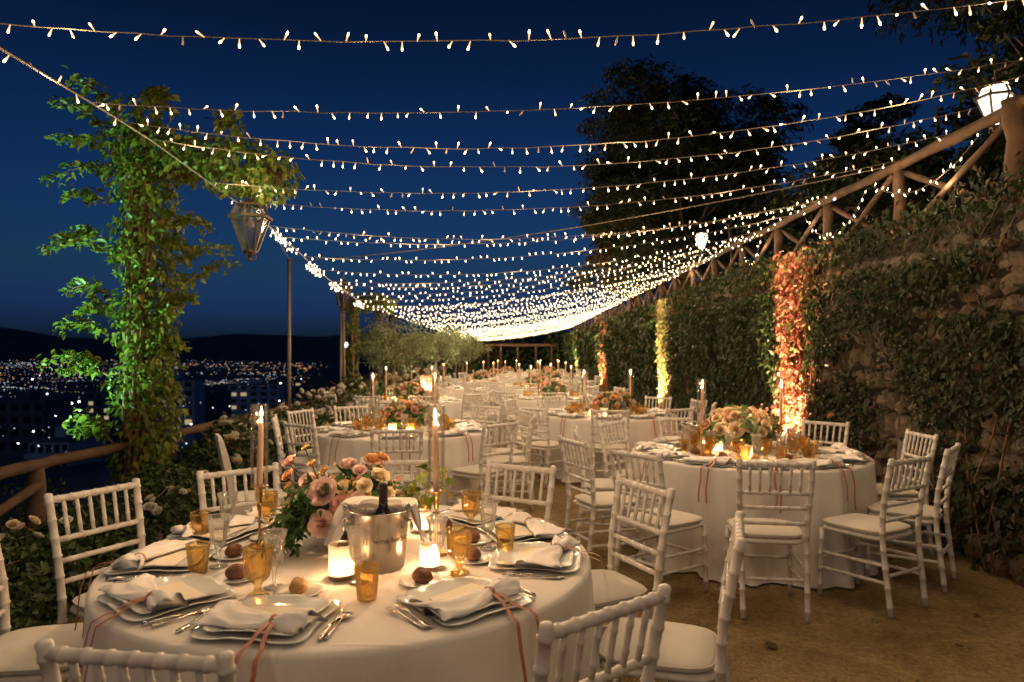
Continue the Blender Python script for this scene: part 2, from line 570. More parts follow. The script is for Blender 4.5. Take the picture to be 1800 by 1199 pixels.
# ------------------------------------------------------------------ city
def city(name, n, xr, yr, s, material, seed, bias=1.0):
    """a field of far lamps on the plain; s = size as a fraction of distance"""
    g = np.random.default_rng(seed)
    py = yr[0] + (yr[1] - yr[0]) * g.random(n) ** bias
    px = g.uniform(xr[0], xr[1], n)
    cl = g.uniform(xr[0], xr[1], 40)
    px = np.where(g.random(n) < .45, cl[g.integers(0, 40, n)] + g.normal(size=n) * 14, px)
    # walk out along the ray until the terrain is met
    dist = np.geomspace(60, 13000, 900)
    P = []
    for a, b in zip(px, py):
        sl = -(b - 625.0) / FPX
        X = (a - 900) / FPX * dist
        Z = EYE + sl * dist
        tz = terrain_z(X, dist) + 6
        hit = np.nonzero(tz > Z)[0]
        if len(hit) == 0:
            continue
        j = hit[0]
        q = dist[j] * (1 - g.random() * .04)
        P.append(((a - 900) / FPX * q, q, EYE + sl * q))
    P = np.array(P)
    sz = np.hypot(P[:, 0], P[:, 1]) * s * (0.45 + 0.9 * g.random(len(P)) ** 2)
    oc = np.array([[1, 0, 0], [-1, 0, 0], [0, 1, 0], [0, -1, 0], [0, 0, 1], [0, 0, -1]], float)
    fo = np.array([[0, 2, 4], [2, 1, 4], [1, 3, 4], [3, 0, 4], [2, 0, 5], [1, 2, 5], [3, 1, 5], [0, 3, 5]])
    V = (P[:, None, :] + oc[None] * sz[:, None, None] * np.array([1.25, 1, 0.75])).reshape(-1, 3)
    F = (fo[None] + np.arange(len(P))[:, None, None] * 6).reshape(-1, 3)
    o = mk(name, np_mesh(name, V, F), material)
    return o

def street_lights(name, nstreets, material, s, seed):
    """rows of lamps along straight streets on the plain"""
    g = np.random.default_rng(seed)
    P = []
    for k in range(nstreets):
        D = 900 * (12.0 ** g.random())
        az = g.uniform(-.95, -.30)
        c = np.array([az * D, D])
        a = g.uniform(0, math.pi)
        L = g.uniform(.05, .28) * D
        n = int(g.uniform(7, 22))
        t = np.linspace(-.5, .5, n) + g.normal(size=n) * .012
        q = c + np.outer(t * L, [math.cos(a), math.sin(a)]) + g.normal(size=(n, 2)) * D * .002
        z = terrain_z(q[:, 0], q[:, 1]) + 6 + D * .001
        P.append(np.column_stack([q, z]))
    P = np.concatenate(P)
    sz = np.hypot(P[:, 0], P[:, 1]) * s * (0.35 + 1.1 * g.random(len(P)) ** 2.5)
    oc = np.array([[1, 0, 0], [-1, 0, 0], [0, 1, 0], [0, -1, 0], [0, 0, 1], [0, 0, -1]], float)
    fo = np.array([[0, 2, 4], [2, 1, 4], [1, 3, 4], [3, 0, 4], [2, 0, 5], [1, 2, 5], [3, 1, 5], [0, 3, 5]])
    V = (P[:, None, :] + oc[None] * sz[:, None, None] * np.array([1.25, 1, 0.75])).reshape(-1, 3)
    F = (fo[None] + np.arange(len(P))[:, None, None] * 6).reshape(-1, 3)
    return mk(name, np_mesh(name, V, F), material)
for args, lab in (
        (('far_city_lights', 320, (-250, 560), (633, 650), 0.00042, 'city_white', 1, 1.3), 'dense white lights of the far city below the mountains'),
        (('amber_city_lights', 480, (-250, 560), (632, 680), 0.00045, 'city_warm', 2, 1.5), 'scattered amber street lights across the far city plain'),
        (('near_city_lights', 110, (-250, 560), (655, 800), 0.0007, 'city_white', 3, 1.2), 'larger scattered lights of the nearer quarter below the terrace'),
        (('bright_city_lights', 40, (-250, 560), (640, 790), 0.0011, 'city_bright', 4, 1.0), 'few brightest white lamps spread over the dark city slope')):
    tag(city(*args), lab, 'city lights', kind='stuff')
tag(street_lights('white_street_rows', 46, 'city_white', .0006, 5), 'rows of white lamps along straight streets of the plain', 'city lights', kind='stuff')
tag(street_lights('amber_street_rows', 40, 'city_warm', .00055, 6), 'rows of amber lamps along straight streets of the plain', 'city lights', kind='stuff')

# a row of bluish lamps along a lit street and the lone bright lamp on the hill
def orb(r):
    return MB().lathe([(0.001, -r), (r * 0.7, -r * 0.7), (r, 0), (r * 0.7, r * 0.7), (0.001, r)], 8).mesh('globe')
def street_lamp(px, py, D, r, material, label, group=None):
    p = at(px, py, D)
    base = float(terrain_z(p.x, p.y))
    e = empty('street_lamp', (p.x, p.y, base))
    mk('pole', MB().tube([(0, 0, 0), (0, 0, p.z - base)], 0.03 * r + 0.02, 5).mesh('pole'), 'pole_metal', e)
    mk('globe', orb(r), material, e, (0, 0, p.z - base))
    return tag(e, label, 'street lamp', group)
street_lamp(608, 606, 700, 2.5, 'city_bright', 'lone brilliant street lamp on the dark hill between two poles')
for k, (x, y) in enumerate([(88, 712), (98, 709), (104, 711), (112, 708), (118, 711), (126, 709), (139, 706)]):
    street_lamp(x, y, 420, 0.65, 'city_bright', 'bluish street lamp in the lit row left of the vine column', 'row of bluish street lamps')

def building(px, ytop, wpx, ybot, D, floors, cols, material, label, rz=0.0, lit=2, seed=0):
    g = random.Random(seed)
    c = at(px, ytop, D)
    zb = min(at(px, ybot, D).z, float(terrain_z(c.x, c.y)) - 1)
    w, h, dp = wpx / FPX * D, c.z - zb, 12.0
    e = empty('apartment_building', (c.x, c.y, zb), rz)
    mk('wall', MB().box((-w / 2, -dp / 2, 0), (w / 2, dp / 2, h)).mesh('wall', False), material, e)
    rf = mk('roof', MB().box((-w / 2 - .4, -dp / 2 - .4, h), (w / 2 + .4, dp / 2 + .4, h + .5)).mesh('roof', False), 'building_dark', e)
    mk('stair_tower', MB().box((-w * .15, -2, h + .5), (w * .1, 2, h + 2.6)).mesh('stair_tower', False), material, rf)
    fh = min(3.1, h / max(floors, 1))
    cw = w / cols
    pane = MB().box((-cw * .28, -.08, 0), (cw * .28, .05, fh * .5)).mesh('window', False)
    pane2 = pane.copy()
    slab = MB().box((-w * .5 - .1, -1.1, 0), (w * .5 + .1, -.02, .9)).mesh('balcony', False)
    for f in range(floors):
        z = h - fh * (f + 1) + fh * .25
        if f % 2 == 0:
            mk('balcony', slab, material, e, (0, -dp / 2, z - .7))
        for k in range(cols):
            on = g.random() < lit / 20.0
            mk('window', pane2 if on else pane, 'window_lit' if on else 'window_dark', e, (-w / 2 + cw * (k + .5), -dp / 2, z + fh * .1))
    return tag(e, label, 'building')
building(310, 668, 78, 760, 230, 5, 4, 'building_wall', 'pale apartment block seen just right of the vine column', 0.15, 3, 1)
building(372, 690, 44, 760, 260, 4, 3, 'building_dark', 'narrow dark apartment block between the two pale blocks', -0.1, 1, 2)
building(452, 676, 84, 760, 330, 4, 5, 'building_wall', 'wide bluish apartment block left of the thin metal pole', 0.1, 4, 3)
building(52, 704, 96, 810, 170, 4, 5, 'building_dark', 'dark apartment block at the left edge under the city lights', 0.1, 1, 4)
building(118, 771, 66, 815, 140, 2, 5, 'building_wall', 'low pale building with windows left of the vine column', 0.05, 4, 5)
building(545, 664, 50, 720, 480, 3, 4, 'building_dark', 'small dark block on the slope below the hill lamp', 0.2, 2, 6)
building(188, 690, 40, 770, 300, 5, 3, 'building_dark', 'slim dark block directly behind the vine column', 0.0, 2, 7)

# ------------------------------------------------------------------ stone wall on the right
wall = empty('stone_wall', (WALL_X, 4, 0))
WT = 2.58
mk('wall_core', MB().box((0.06, Y0 - 4, -0.2), (0.34, Y1 - 4 + 3, WT - 0.02)).mesh('wall_core', False), 'mortar', wall)
def stone_mesh(seed):
    g = random.Random(seed)
    mb = MB()
    # rounded slab: three nested rings of an irregular polygon
    n = 8
    ang = [2 * math.pi * k / n + g.uniform(-.2, .2) for k in range(n)]
    rr = [(1 / (abs(math.cos(a)) ** 3.2 + abs(math.sin(a)) ** 3.2) ** (1 / 3.2)) * g.uniform(.84, 1.0) for a in ang]
    rings = [(1.0, 0.35), (0.95, -0.05), (0.78, -0.30 - g.uniform(0, .1)), (0.35, -0.42 - g.uniform(0, .12))]
    v = [(x, math.cos(a) * r * f * .5, math.sin(a) * r * f * .5) for f, x in rings for a, r in zip(ang, rr)]
    v.append((-0.5, 0, 0))
    f = []
    for i in range(3):
        for k in range(n):
            f.append((i * n + k, i * n + (k + 1) % n, (i + 1) * n + (k + 1) % n, (i + 1) * n + k))
    for k in range(n):
        f.append((3 * n + k, 3 * n + (k + 1) % n, 4 * n))
    v = [(x + g.uniform(-.10, .10), y + g.uniform(-.05, .05), z + g.uniform(-.05, .05)) for x, y, z in v]
    mb.add(v, f)
    return mb.mesh('stone', False)
STONES = []
for i in range(9):
    s_ = stone_mesh(i)
    s_.materials.append(MATS['stone_%d' % (i % 3)])
    STONES.append(s_)
g = random.Random(5)
cnt = 0
z = 0.0
while z < WT - 0.05 and cnt < 300:
    hgt = g.uniform(0.13, 0.22)
    y = 4.2 + g.uniform(0, .2)
    while y < 9.6 and cnt < 300:
        w = g.uniform(0.14, 0.36)
        hh = hgt * g.uniform(.75, 1.35)
        mk('stone', STONES[g.randrange(9)], None, wall, (0.05 + g.uniform(-.02, .02), y + w / 2 - 4, z + hgt / 2 + g.uniform(-.05, .05)),
           (g.uniform(-.5, .5), g.uniform(-.12, .12), g.uniform(-.12, .12)), (g.uniform(.12, .2), w * 1.02, hh * 1.03))
        y += w
        cnt += 1
    z += hgt * 0.97
# beyond that the stones are too small to tell apart: one joined field
V, F = [], []
g2 = np.random.default_rng(3)
sv = np.array([v.co[:] for v in STONES[0].vertices]); sf = [tuple(p.vertices) for p in STONES[0].polygons]
mb = MB()
for zz in np.arange(0.1, WT, 0.24):
    y = 9.4
    while y < 40:
        w = g2.uniform(.25, .5)
        s3 = sv * np.array([0.14, w, 0.25 * g2.uniform(.8, 1.05)]) + np.array([0.05, y + w / 2 - 4, zz + g2.uniform(-.03, .03)])
        mb.add(s3.tolist(), sf)
        y += w
fs = mk('far_stones', mb.mesh('far_stones'), 'stone_1', wall)
fs['kind'] = 'stuff'
tag(wall, 'tall rubble stone retaining wall along the right side under creeper', 'wall')

# ------------------------------------------------------------------ creeper over the wall
def wall_creeper(name, ya, yb, n, size, label, stonegap=False, seed=0, leaf='ivy_leaf'):
    global RNG
    RNG = np.random.default_rng(100 + seed)
    e = empty(name, (WALL_X, (ya + yb) / 2, 0))
    y = RNG.uniform(ya, yb, n)
    z = WT * RNG.random(n) ** 0.85 * 1.04
    if stonegap:
        # sparse patches where the stones show: right end and lower right
        pat = fbm1(y * 2.6 + 1.5 * np.sin(z * 2.0), 2) + fbm1(z * 3.1 + y * .8, 5)
        keep = (pat + 0.55 * (z - 1.25) + 0.42 * (y - 6.6) > -0.52 + 0.5 * (RNG.random(n) - .5)) | (RNG.random(n) < 0.09) | (z > WT * .93)
        y, z = y[keep], z[keep]
    else:
        # uneven clumps, thinner towards the ground
        pat = fbm1(y * 3.7 + 1.2 * np.sin(z * 2.7), seed) + fbm1(z * 4.3 + y * 1.1, seed + 5)
        keep = pat + 0.35 * (z - 1.0) > -0.85 + 0.9 * (RNG.random(n) - .5)
        y, z = y[keep], z[keep]
    n = len(y)
    bulge = 0.08 + (0.10 if stonegap else 0.24) * (z / WT) ** 2 + 0.12 * (0.5 + 0.5 * np.sin(y * 2.3 + 2 * np.sin(z * 1.7))) * sstep(0.0, 2.0, z)
    x = -RNG.random(n) * bulge - 0.02
    top = z > WT * 0.9
    x = np.where(top, x + RNG.random(n) * 0.5 - .05, x)
    z = np.where(top, z + RNG.random(n) * 0.16, z)
    P = np.stack([x, y - (ya + yb) / 2, z], -1)
    N = unit(np.stack([-np.ones(n), np.zeros(n), 0.5 * np.ones(n)], -1) + 0.55 * RNG.normal(size=(n, 3)))
    T = np.stack([-0.2 * np.ones(n), RNG.normal(size=n) * .7, -np.ones(n)], -1)
    S = size * (0.5 + 1.0 * RNG.random(n))
    f = mk('foliage', leaves('foliage', P, N, T, S, wid=0.62), leaf, e)
    f['kind'] = 'stuff'
    mb = MB()
    gg = random.Random(seed)
    for k in range(int((yb - ya) * 3)):
        yy = gg.uniform(ya, yb) - (ya + yb) / 2
        pts = []
        for q in range(9):
            t = q / 8
            pts.append((-0.05 - 0.03 * math.sin(q), yy + 0.25 * math.sin(q * 1.3 + k) * t + gg.uniform(-.10, .10), t * WT))
        mb.tube(pts, [0.007 * (1 - .7 * q / 8) + .0015 for q in range(9)], 4, False)
    st = mk('stems', mb.mesh('stems'), 'stem', e)
    st['kind'] = 'stuff'
    return tag(e, label, 'creeper')
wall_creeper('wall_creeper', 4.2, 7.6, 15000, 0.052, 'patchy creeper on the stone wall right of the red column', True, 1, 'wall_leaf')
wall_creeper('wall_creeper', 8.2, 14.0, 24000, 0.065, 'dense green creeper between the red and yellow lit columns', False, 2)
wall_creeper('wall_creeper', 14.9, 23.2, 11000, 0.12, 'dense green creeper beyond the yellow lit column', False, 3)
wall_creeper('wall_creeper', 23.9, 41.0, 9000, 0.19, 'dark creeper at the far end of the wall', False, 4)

def lit_column(y, wid, n, size, leaf, label, seed, redder=True):
    global RNG
    RNG = np.random.default_rng(200 + seed)
    e = empty('creeper_column', (WALL_X, y, 0))
    # stone pier behind
    mk('pier', MB().box((-0.02, -wid * .3, -0.1), (0.05, wid * .3, WT - .05)).mesh('pier', False), 'mortar', e)
    gg = random.Random(seed)
    mb = MB()
    for k in range(22):
        yy = gg.uniform(-wid * .45, wid * .45)
        pts = [(-0.06 - gg.uniform(0, .08), yy + .12 * math.sin(q * .9 + k) + gg.uniform(-.03, .03), q / 10 * WT * gg.uniform(.95, 1.05)) for q in range(11)]
        mb.tube(pts, [0.012 * (1 - .6 * q / 10) + .002 for q in range(11)], 5, False)
    st = mk('stems', mb.mesh('stems'), 'red_stem' if redder else 'stem', e)
    st['kind'] = 'stuff'
    yy = RNG.normal(size=n) * wid * np.where(RNG.random(n) < .25, .62, .33)
    z = WT * RNG.random(n) * 1.06
    yy = yy * (0.7 + 0.5 * np.sin(z * 2.5 + seed)) + 0.08 * np.sin(z * 3 + seed)
    x = -0.05 - RNG.random(n) * 0.18 * np.exp(-(yy / wid / .6) ** 2)
    P = np.stack([x, yy, z], -1)
    N = unit(np.stack([-np.ones(n), np.zeros(n), 0.2 * np.ones(n)], -1) + 0.7 * RNG.normal(size=(n, 3)))
    T = np.stack([-0.3 * np.ones(n), RNG.normal(size=n), -np.ones(n)], -1)
    S = size * (0.5 + 0.9 * RNG.random(n))
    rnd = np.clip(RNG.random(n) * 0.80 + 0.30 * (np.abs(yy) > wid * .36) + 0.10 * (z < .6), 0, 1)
    f = mk('foliage', leaves('foliage', P, N, T, S, rnd, wid=0.6, fine=(y < 16)), leaf, e)
    f['kind'] = 'stuff'
    return tag(e, label, 'creeper')
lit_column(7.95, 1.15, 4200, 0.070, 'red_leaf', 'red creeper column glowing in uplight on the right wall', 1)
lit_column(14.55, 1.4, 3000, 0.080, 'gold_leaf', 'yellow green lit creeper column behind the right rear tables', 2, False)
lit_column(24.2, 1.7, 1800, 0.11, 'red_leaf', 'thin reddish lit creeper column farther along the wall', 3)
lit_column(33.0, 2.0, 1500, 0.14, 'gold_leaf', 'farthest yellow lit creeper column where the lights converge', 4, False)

def uplight(x, y, z, aim, color, watts, size, label, blend=0.5):
    e = empty('ground_spotlight', (x, y, z))
    d = (Vector(aim) - Vector((x, y, z + .12))).normalized()
    rot = d.to_track_quat('Z', 'Y').to_euler()
    mk('housing', MB().lathe([(0.001, -.07), (.04, -.07), (.055, -.02), (.06, .06), (.052, .06), (.046, .0), (.001, .0)], 16).mesh('housing'), 'iron', e, (0, 0, .12), rot)
    mk('bracket', MB().tube([(0, 0, 0), (0, 0, .1)], .015, 6).tube([(-.05, 0, .004), (.05, 0, .004)], .012, 6).mesh('bracket'), 'iron', e)
    ld = bpy.data.lights.new('spot_lamp', 'SPOT')
    ld.energy = watts
    ld.color = color
    ld.spot_size = R(size)
    ld.spot_blend = blend
    ld.shadow_soft_size = 0.03
    lo = bpy.data.objects.new('spot_lamp', ld)
    COL.objects.link(lo)
    lo.parent = e
    lo.location = Vector((0, 0, .12)) + d * 0.07
    lo.rotation_euler = (-d).to_track_quat('Z', 'Y').to_euler()
    return tag(e, label, 'spotlight')
uplight(2.74, 7.90, 0, (3.30, 7.95, 1.35), (1.0, 0.68, 0.42), 900, 58, 'small spotlight on the ground under the red creeper column')
uplight(2.74, 14.5, 0, (3.30, 14.55, 1.35), (1.0, 0.82, 0.45), 1000, 56, 'small spotlight on the ground under the yellow green column')
uplight(2.70, 24.1, 0, (3.30, 24.2, 1.35), (1.0, 0.74, 0.42), 1000, 60, 'small spotlight under the thin reddish column')
uplight(2.70, 32.9, 0, (3.30, 33.0, 1.4), (0.98, 0.90, 0.45), 1300, 60, 'small spotlight under the farthest lit column')

# ------------------------------------------------------------------ rustic log fence on the wall
def log_pts(a, b, n=7, j=0.012, seed=0):
    g = random.Random(seed)
    a, b = Vector(a), Vector(b)
    return [a.lerp(b, k / (n - 1)) + Vector((g.uniform(-j, j), g.uniform(-j, j), g.uniform(-j, j))) for k in range(n)]
def log(parent, name, a, b, r, seed):
    g = random.Random(seed)
    pts = log_pts(a, b, 8, r * .18, seed)
    mk(name, MB().tube(pts, [r * g.uniform(.86, 1.1) for _ in pts], 9).mesh(name), 'log', parent)
fence = empty('log_fence', (FENCE_X, 0, WT - .05))
RAILZ = EYE + 0.488 * FENCE_X - (WT - .05)
posts = [1.9, 3.35, 4.8] + [6.25 + 1.42 * k for k in range(24)]
for k, y in enumerate(posts):
    big = abs(y - 4.8) < .01
    log(fence, 'post', (0, y, -0.25), (0, y, RAILZ + (0.08 if big else -.05)), 0.085 if big else 0.056, 10 + k)
    if k:
        a = posts[k - 1]
        log(fence, 'rail', (-0.01, a - .1, RAILZ + .02 * (k % 2)), (-0.01, y + .1, RAILZ + .02 * ((k + 1) % 2)), 0.045, 300 + k)
        if y < 30:
            log(fence, 'brace', (0.035, a + .05, 0.02), (0.035, y - .05, RAILZ - .08), 0.028, 500 + k)
            log(fence, 'brace', (-0.035, a + .05, RAILZ - .08), (-0.035, y - .05, 0.02), 0.028, 700 + k)
tag(fence, 'rustic log fence with crossed braces on top of the wall', 'fence')

# ------------------------------------------------------------------ lanterns
def lantern_meshes():
    """hexagonal hanging lantern, bottom at z=0, 0.575 m tall"""
    H = [(0.055, 0.06), (0.165, 0.36), (0.12, 0.47), (0.05, 0.50)]
    n = 6
    def ring(r, z):
        return [Vector((r * math.cos(2 * math.pi * k / n + .3), r * math.sin(2 * math.pi * k / n + .3), z)) for k in range(n)]
    rings = [ring(r, z) for r, z in H]
    fr = MB()
    for k in range(n):
        fr.tube([rings[0][k], rings[1][k]], .013, 4)
        fr.tube([rings[1][k], rings[2][k]], .013, 4)
        for rg, rr in ((rings[0], .010), (rings[2], .010)):
            fr.tube([rg[k], rg[(k + 1) % n]], rr, 4)
    band = MB().lathe([(.160, .345), (.192, .352), (.192, .374), (.160, .380)], 6, lambda a, i, r, z: (1, 0))
    band = MB()
    ro, ri = ring(.198, .362), ring(.150, .362)
    for k in range(n):
        a, b = ro[k], ro[(k + 1) % n]
        c, d = ri[(k + 1) % n], ri[k]
        u = Vector((0, 0, .012))
        v = [a - u, b - u, c - u, d - u, a + u, b + u, c + u, d + u]
        band.add(v, [(0, 1, 2, 3), (7, 6, 5, 4), (0, 4, 5, 1), (1, 5, 6, 2), (2, 6, 7, 3), (3, 7, 4, 0)])
    cap = MB().lathe([(.125, .465), (.13, .478), (.06, .512), (.025, .53), (.018, .56), (.03, .575), (.001, .585)], 6).tube([(0, 0, .58), (0, 0, .63)], .012, 6)
    fin = MB().lathe([(.001, -.03), (.018, -.02), (.012, 0), (.03, .02), (.06, .055), (.06, .066), (.001, .066)], 6)
    for k in range(3):
        a = k * 2.1
        fin.tube([(.045 * math.cos(a), .045 * math.sin(a), .05), (.05 * math.cos(a), .05 * math.sin(a), .0), (.012 * math.cos(a), .012 * math.sin(a), -.02)], .006, 4)
    lower, upper = [], []
    for k in range(n):
        for lst, (i, j) in ((lower, (0, 1)), (upper, (1, 2))):
            q = [rings[i][k], rings[i][(k + 1) % n], rings[j][(k + 1) % n], rings[j][k]]
            cc = sum(q, Vector()) / 4
            q = [cc + (p - cc) * 0.93 for p in q]
            nrm = (q[1] - q[0]).cross(q[3] - q[0]).normalized() * .0015
            v = [p - nrm for p in q] + [p + nrm for p in q]
            lst.append(MB().add(v, [(3, 2, 1, 0), (4, 5, 6, 7), (0, 1, 5, 4), (1, 2, 6, 5), (2, 3, 7, 6), (3, 0, 4, 7)]).mesh('pane', False))
    bulb = MB().lathe([(.001, .27), (.025, .275), (.034, .30), (.026, .33), (.014, .35), (.014, .38), (.001, .38)], 12).mesh('bulb')
    sock = MB().tube([(0, 0, .37), (0, 0, .48)], .018, 8).mesh('socket')
    return dict(frame=fr.mesh('frame', False), band=band.mesh('band', False), cap=cap.mesh('cap', False), finial=fin.mesh('finial', False), panes=lower + upper, bulb=bulb, socket=sock)
LM_OFF, LM_ON = lantern_meshes(), lantern_meshes()
def lantern(loc, lit, label, sc=1.0, rz=0.0, name='hanging_lantern', group=None):
    lm = LM_ON if lit else LM_OFF
    e = empty(name, loc, rz)
    e.scale = (sc,) * 3
    for q in ('frame', 'band', 'cap', 'finial', 'socket'):
        mk(q, lm[q], 'iron', e)
    for pm in lm['panes']:
        mk('pane', pm, 'lantern_lit' if lit else 'pane_glass', e)
    if lit:
        glow(e, (0, 0, .22), 26.0, (1.0, 0.80, 0.55), .08)
    if not lit:
        mk('bulb', lm['bulb'], 'bulb_glass_off', e)
    return tag(e, label, 'lantern', group)

# lit wall lanterns on the fence side; they hang from brackets
def wall_lantern(y, x, z, label, blabel):
    lantern((x, y, z - .29), True, label, 0.72, 0.4)
    b = mk('lantern_bracket', MB().tube([(x + .55, y, z - .35), (x + .5, y, z + .22), (x + .25, y, z + .27), (x, y, z + .17)], .014, 6).tube([(x + .55, y, z - .6), (x + .55, y, z + .3)], .02, 6).mesh('lantern_bracket'), 'iron')
    tag(b, blabel, 'bracket')
wall_lantern(5.1, 3.61, at(1750, 165, 5.1).z, 'brightly lit white lantern at the upper right corner', 'iron bracket carrying the lit lantern at upper right')
wall_lantern(12.6, 3.5, at(1235, 415, 12.6).z, 'small lit lantern glowing above the middle of the fence', 'iron bracket of the small lit lantern above the fence')

# ------------------------------------------------------------------ vine covered pergola post on the left
def twig(mb, pts, r0, r1, seg=5):
    mb.tube(pts, [r0 + (r1 - r0) * k / (len(pts) - 1) for k in range(len(pts))], seg, False)
PX, PY = -3.28, 6.0
pg = empty('pergola_post', (PX, PY, 0))
log(pg, 'post', (0, 0, -.1), (0.02, 0, 3.55), 0.07, 41)
log(pg, 'arm', (-.15, 0, 3.12), (1.28, 0, 3.12), 0.05, 42)
tag(pg, 'wooden post with side arm hidden under the tall vine', 'post')

RNG = np.random.default_rng(11)
vine = empty('climbing_vine', (PX, PY, 0))
Pn, Nn, Tn, Sn, Rn = [], [], [], [], []
def blob(c, r, n, size, hollow=0.35):
    d = rdir(n)
    rr = (hollow + (1 - hollow) * RNG.random(n) ** 0.5)[:, None]
    P = np.array(c) + d * rr * np.array(r)
    Pn.append(P)
    Nn.append(unit(d * 0.7 + np.array([0, -0.15, 0.5]) + 0.5 * RNG.normal(size=(n, 3))))
    Tn.append(d * 0.5 + np.array([0, 0, -0.8]) + 0.4 * RNG.normal(size=(n, 3)))
    Sn.append(size * (0.45 + 0.95 * RNG.random(n)))
    Rn.append(np.clip(RNG.random(n) ** 1.2, 0, 1))
zs = np.linspace(0.15, 3.3, 15)
for k, zc in enumerate(zs):
    w = 0.36 + 0.07 * math.sin(k * 1.9)
    if zc < 0.9:
        w *= 0.85
    blob((0.06 + 0.06 * math.sin(k * 2.3), 0.02, zc), (w * (.74 if 1.0 < zc < 2.9 else .88), 0.28, 0.24), 360, 0.066)
for c, r, n in (((0.02, 0, 3.40), (.34, .3, .24), 240), ((-.05, 0, 3.62), (.18, .2, .18), 80), ((.42, 0, 3.26), (.34, .3, .24), 260), ((.80, 0, 3.20), (.36, .3, .26), 320), ((1.12, 0, 3.12), (.28, .28, .26), 270), ((.16, 0, 3.75), (.05, .06, .16), 26), ((.85, 0, 3.45), (.05, .06, .16), 22)):
    blob(c, r, int(n * 2.0), 0.068)
stems = MB()
g = random.Random(3)
for k in range(9):
    a = k * .7
    pts = [(0.09 * math.cos(a + q * .35) + g.uniform(-.03, .03), 0.09 * math.sin(a + q * .35) - .03, q * .36 - .05) for q in range(10)]
    twig(stems, pts, 0.022, 0.008)
def shoot(p0, p1, droop=0.06, n=11):
    a, b = at(*p0, PY) - Vector((PX, PY, 0)), at(*p1, PY) - Vector((PX, PY, 0))
    dy = g.uniform(-.35, .25)
    pts = []
    for k in range(n):
        t = k / (n - 1)
        p = a.lerp(b, t)
        p.y += dy * t
        p.z += droop * math.sin(t * math.pi) - droop * .6 * t * t
        pts.append(p)
        if k > 1:
            m = 7
            Pn.append(np.array(p)[None] + RNG.normal(size=(m, 3)) * .028)
            Nn.append(unit(np.array([0, -.35, .7])[None] + .5 * RNG.normal(size=(m, 3))))
            Tn.append(np.array(b - a)[None] * .6 + np.array([0, 0, -.35]) + .5 * RNG.normal(size=(m, 3)))
            Sn.append((0.105 - .045 * t) * (0.7 + .5 * RNG.random(m)))
            Rn.append(RNG.random(m))
    twig(stems, pts, 0.008, 0.002, 4)
for a, b in (((200, 270), (95, 238)), ((210, 300), (118, 322)), ((200, 240), (135, 195)), ((190, 420), (84, 408)), ((190, 440), (100, 432)), ((190, 520), (88, 500)), ((190, 540), (120, 545)), ((190, 590), (120, 570)), ((190, 640), (88, 630)), ((190, 660), (112, 645)), ((190, 760), (118, 738)), ((200, 780), (128, 752)), ((190, 360), (115, 340)),
             ((290, 470), (400, 428)), ((300, 520), (395, 452)), ((290, 545), (345, 520)), ((290, 620), (330, 600)), ((300, 390), (360, 395)), ((280, 560), (320, 548)), ((280, 690), (325, 690)), ((250, 190), (262, 140)), ((300, 215), (290, 160)), ((380, 235), (410, 200)), ((450, 320), (490, 345)), ((420, 320), (440, 340)), ((280, 420), (330, 440)), ((210, 200), (170, 160))):
    shoot(a, b)
P, N, T, S, Rr = map(np.concatenate, (Pn, Nn, Tn, Sn, Rn))
f = mk('foliage', leaves('foliage', P, N, T, S, Rr, wid=0.62, fine=True), 'vine_leaf', vine)
f['kind'] = 'stuff'
st = mk('stems', stems.mesh('stems'), 'stem', vine)
st['kind'] = 'stuff'
tag(vine, 'tall leafy vine column with overhanging arm at the left', 'vine')
uplight(-5.2, 5.3, -0.30, (-3.75, 5.95, 2.5), (0.42, 1.0, 0.55), 900, 62, 'green tinted spotlight behind the railing under the tall vine')

lp = at(440, 460, 6.0)
lantern((lp.x, lp.y, lp.z + .03), False, 'large unlit iron lantern hanging from the vine arm', 0.98, 0.25)
mk_h = mk('lantern_hook', MB().tube([(lp.x, lp.y, lp.z + .60), (lp.x + .012, lp.y, lp.z + .66), (lp.x, lp.y, 3.14)], .007, 6).mesh('lantern_hook'), 'iron')
tag(mk_h, 'thin iron hook above the large unlit lantern', 'hook')

# second vine post, farther lanterns on posts, thin cable poles
def thin_pole(px, ytop, X, label):
    Y = X * FPX / (px - 900)
    zt = at(px, ytop, Y).z
    o = mk('cable_pole', MB().tube([(X, Y, -.3), (X, Y, zt)], [.032, .026], 10).tube([(X - .02, Y, zt - .04), (X + .05, Y, zt - .04)], .012, 6).lathe([(.001, zt + .015), (.03, zt + .01), (.03, zt)], 8, None, (X, Y, 0)).mesh('cable_pole'), 'pole_metal')
    tag(o, label, 'pole')
    return Vector((X, Y, zt))
pole1 = thin_pole(508, 455, -3.4, 'thin metal cable pole nearest the large lantern')
pole2 = thin_pole(628, 548, -3.4, 'thin metal cable pole beside the small olive tree')
def lamp_post(px, ybot, Y, sc, label, plabel):
    p = at(px, ybot, Y)
    lantern((p.x, p.y, p.z), False, label, sc, 0.6)
    o = mk('lamp_post', MB().tube([(p.x - .035, Y, -.2), (p.x - .02, Y, p.z - .02)], [.035, .022], 8).tube([(p.x + .05, Y, -.2), (p.x + .02, Y, p.z - .02)], [.025, .018], 8).mesh('lamp_post'), 'pole_metal')
    tag(o, plabel, 'lamp post')
lamp_post(602, 543, 12.5, 0.98, 'unlit lantern on a post right of the first cable pole', 'slim double lamp post under the unlit lantern')
lamp_post(668, 574, 16.5, 0.9, 'small unlit lantern above the nearest olive tree', 'slim post under the small lantern behind the olive tree')
lamp_post(688, 578, 21.0, 0.9, 'tiny unlit lantern farthest along the left side', 'thin post under the tiny farthest lantern')

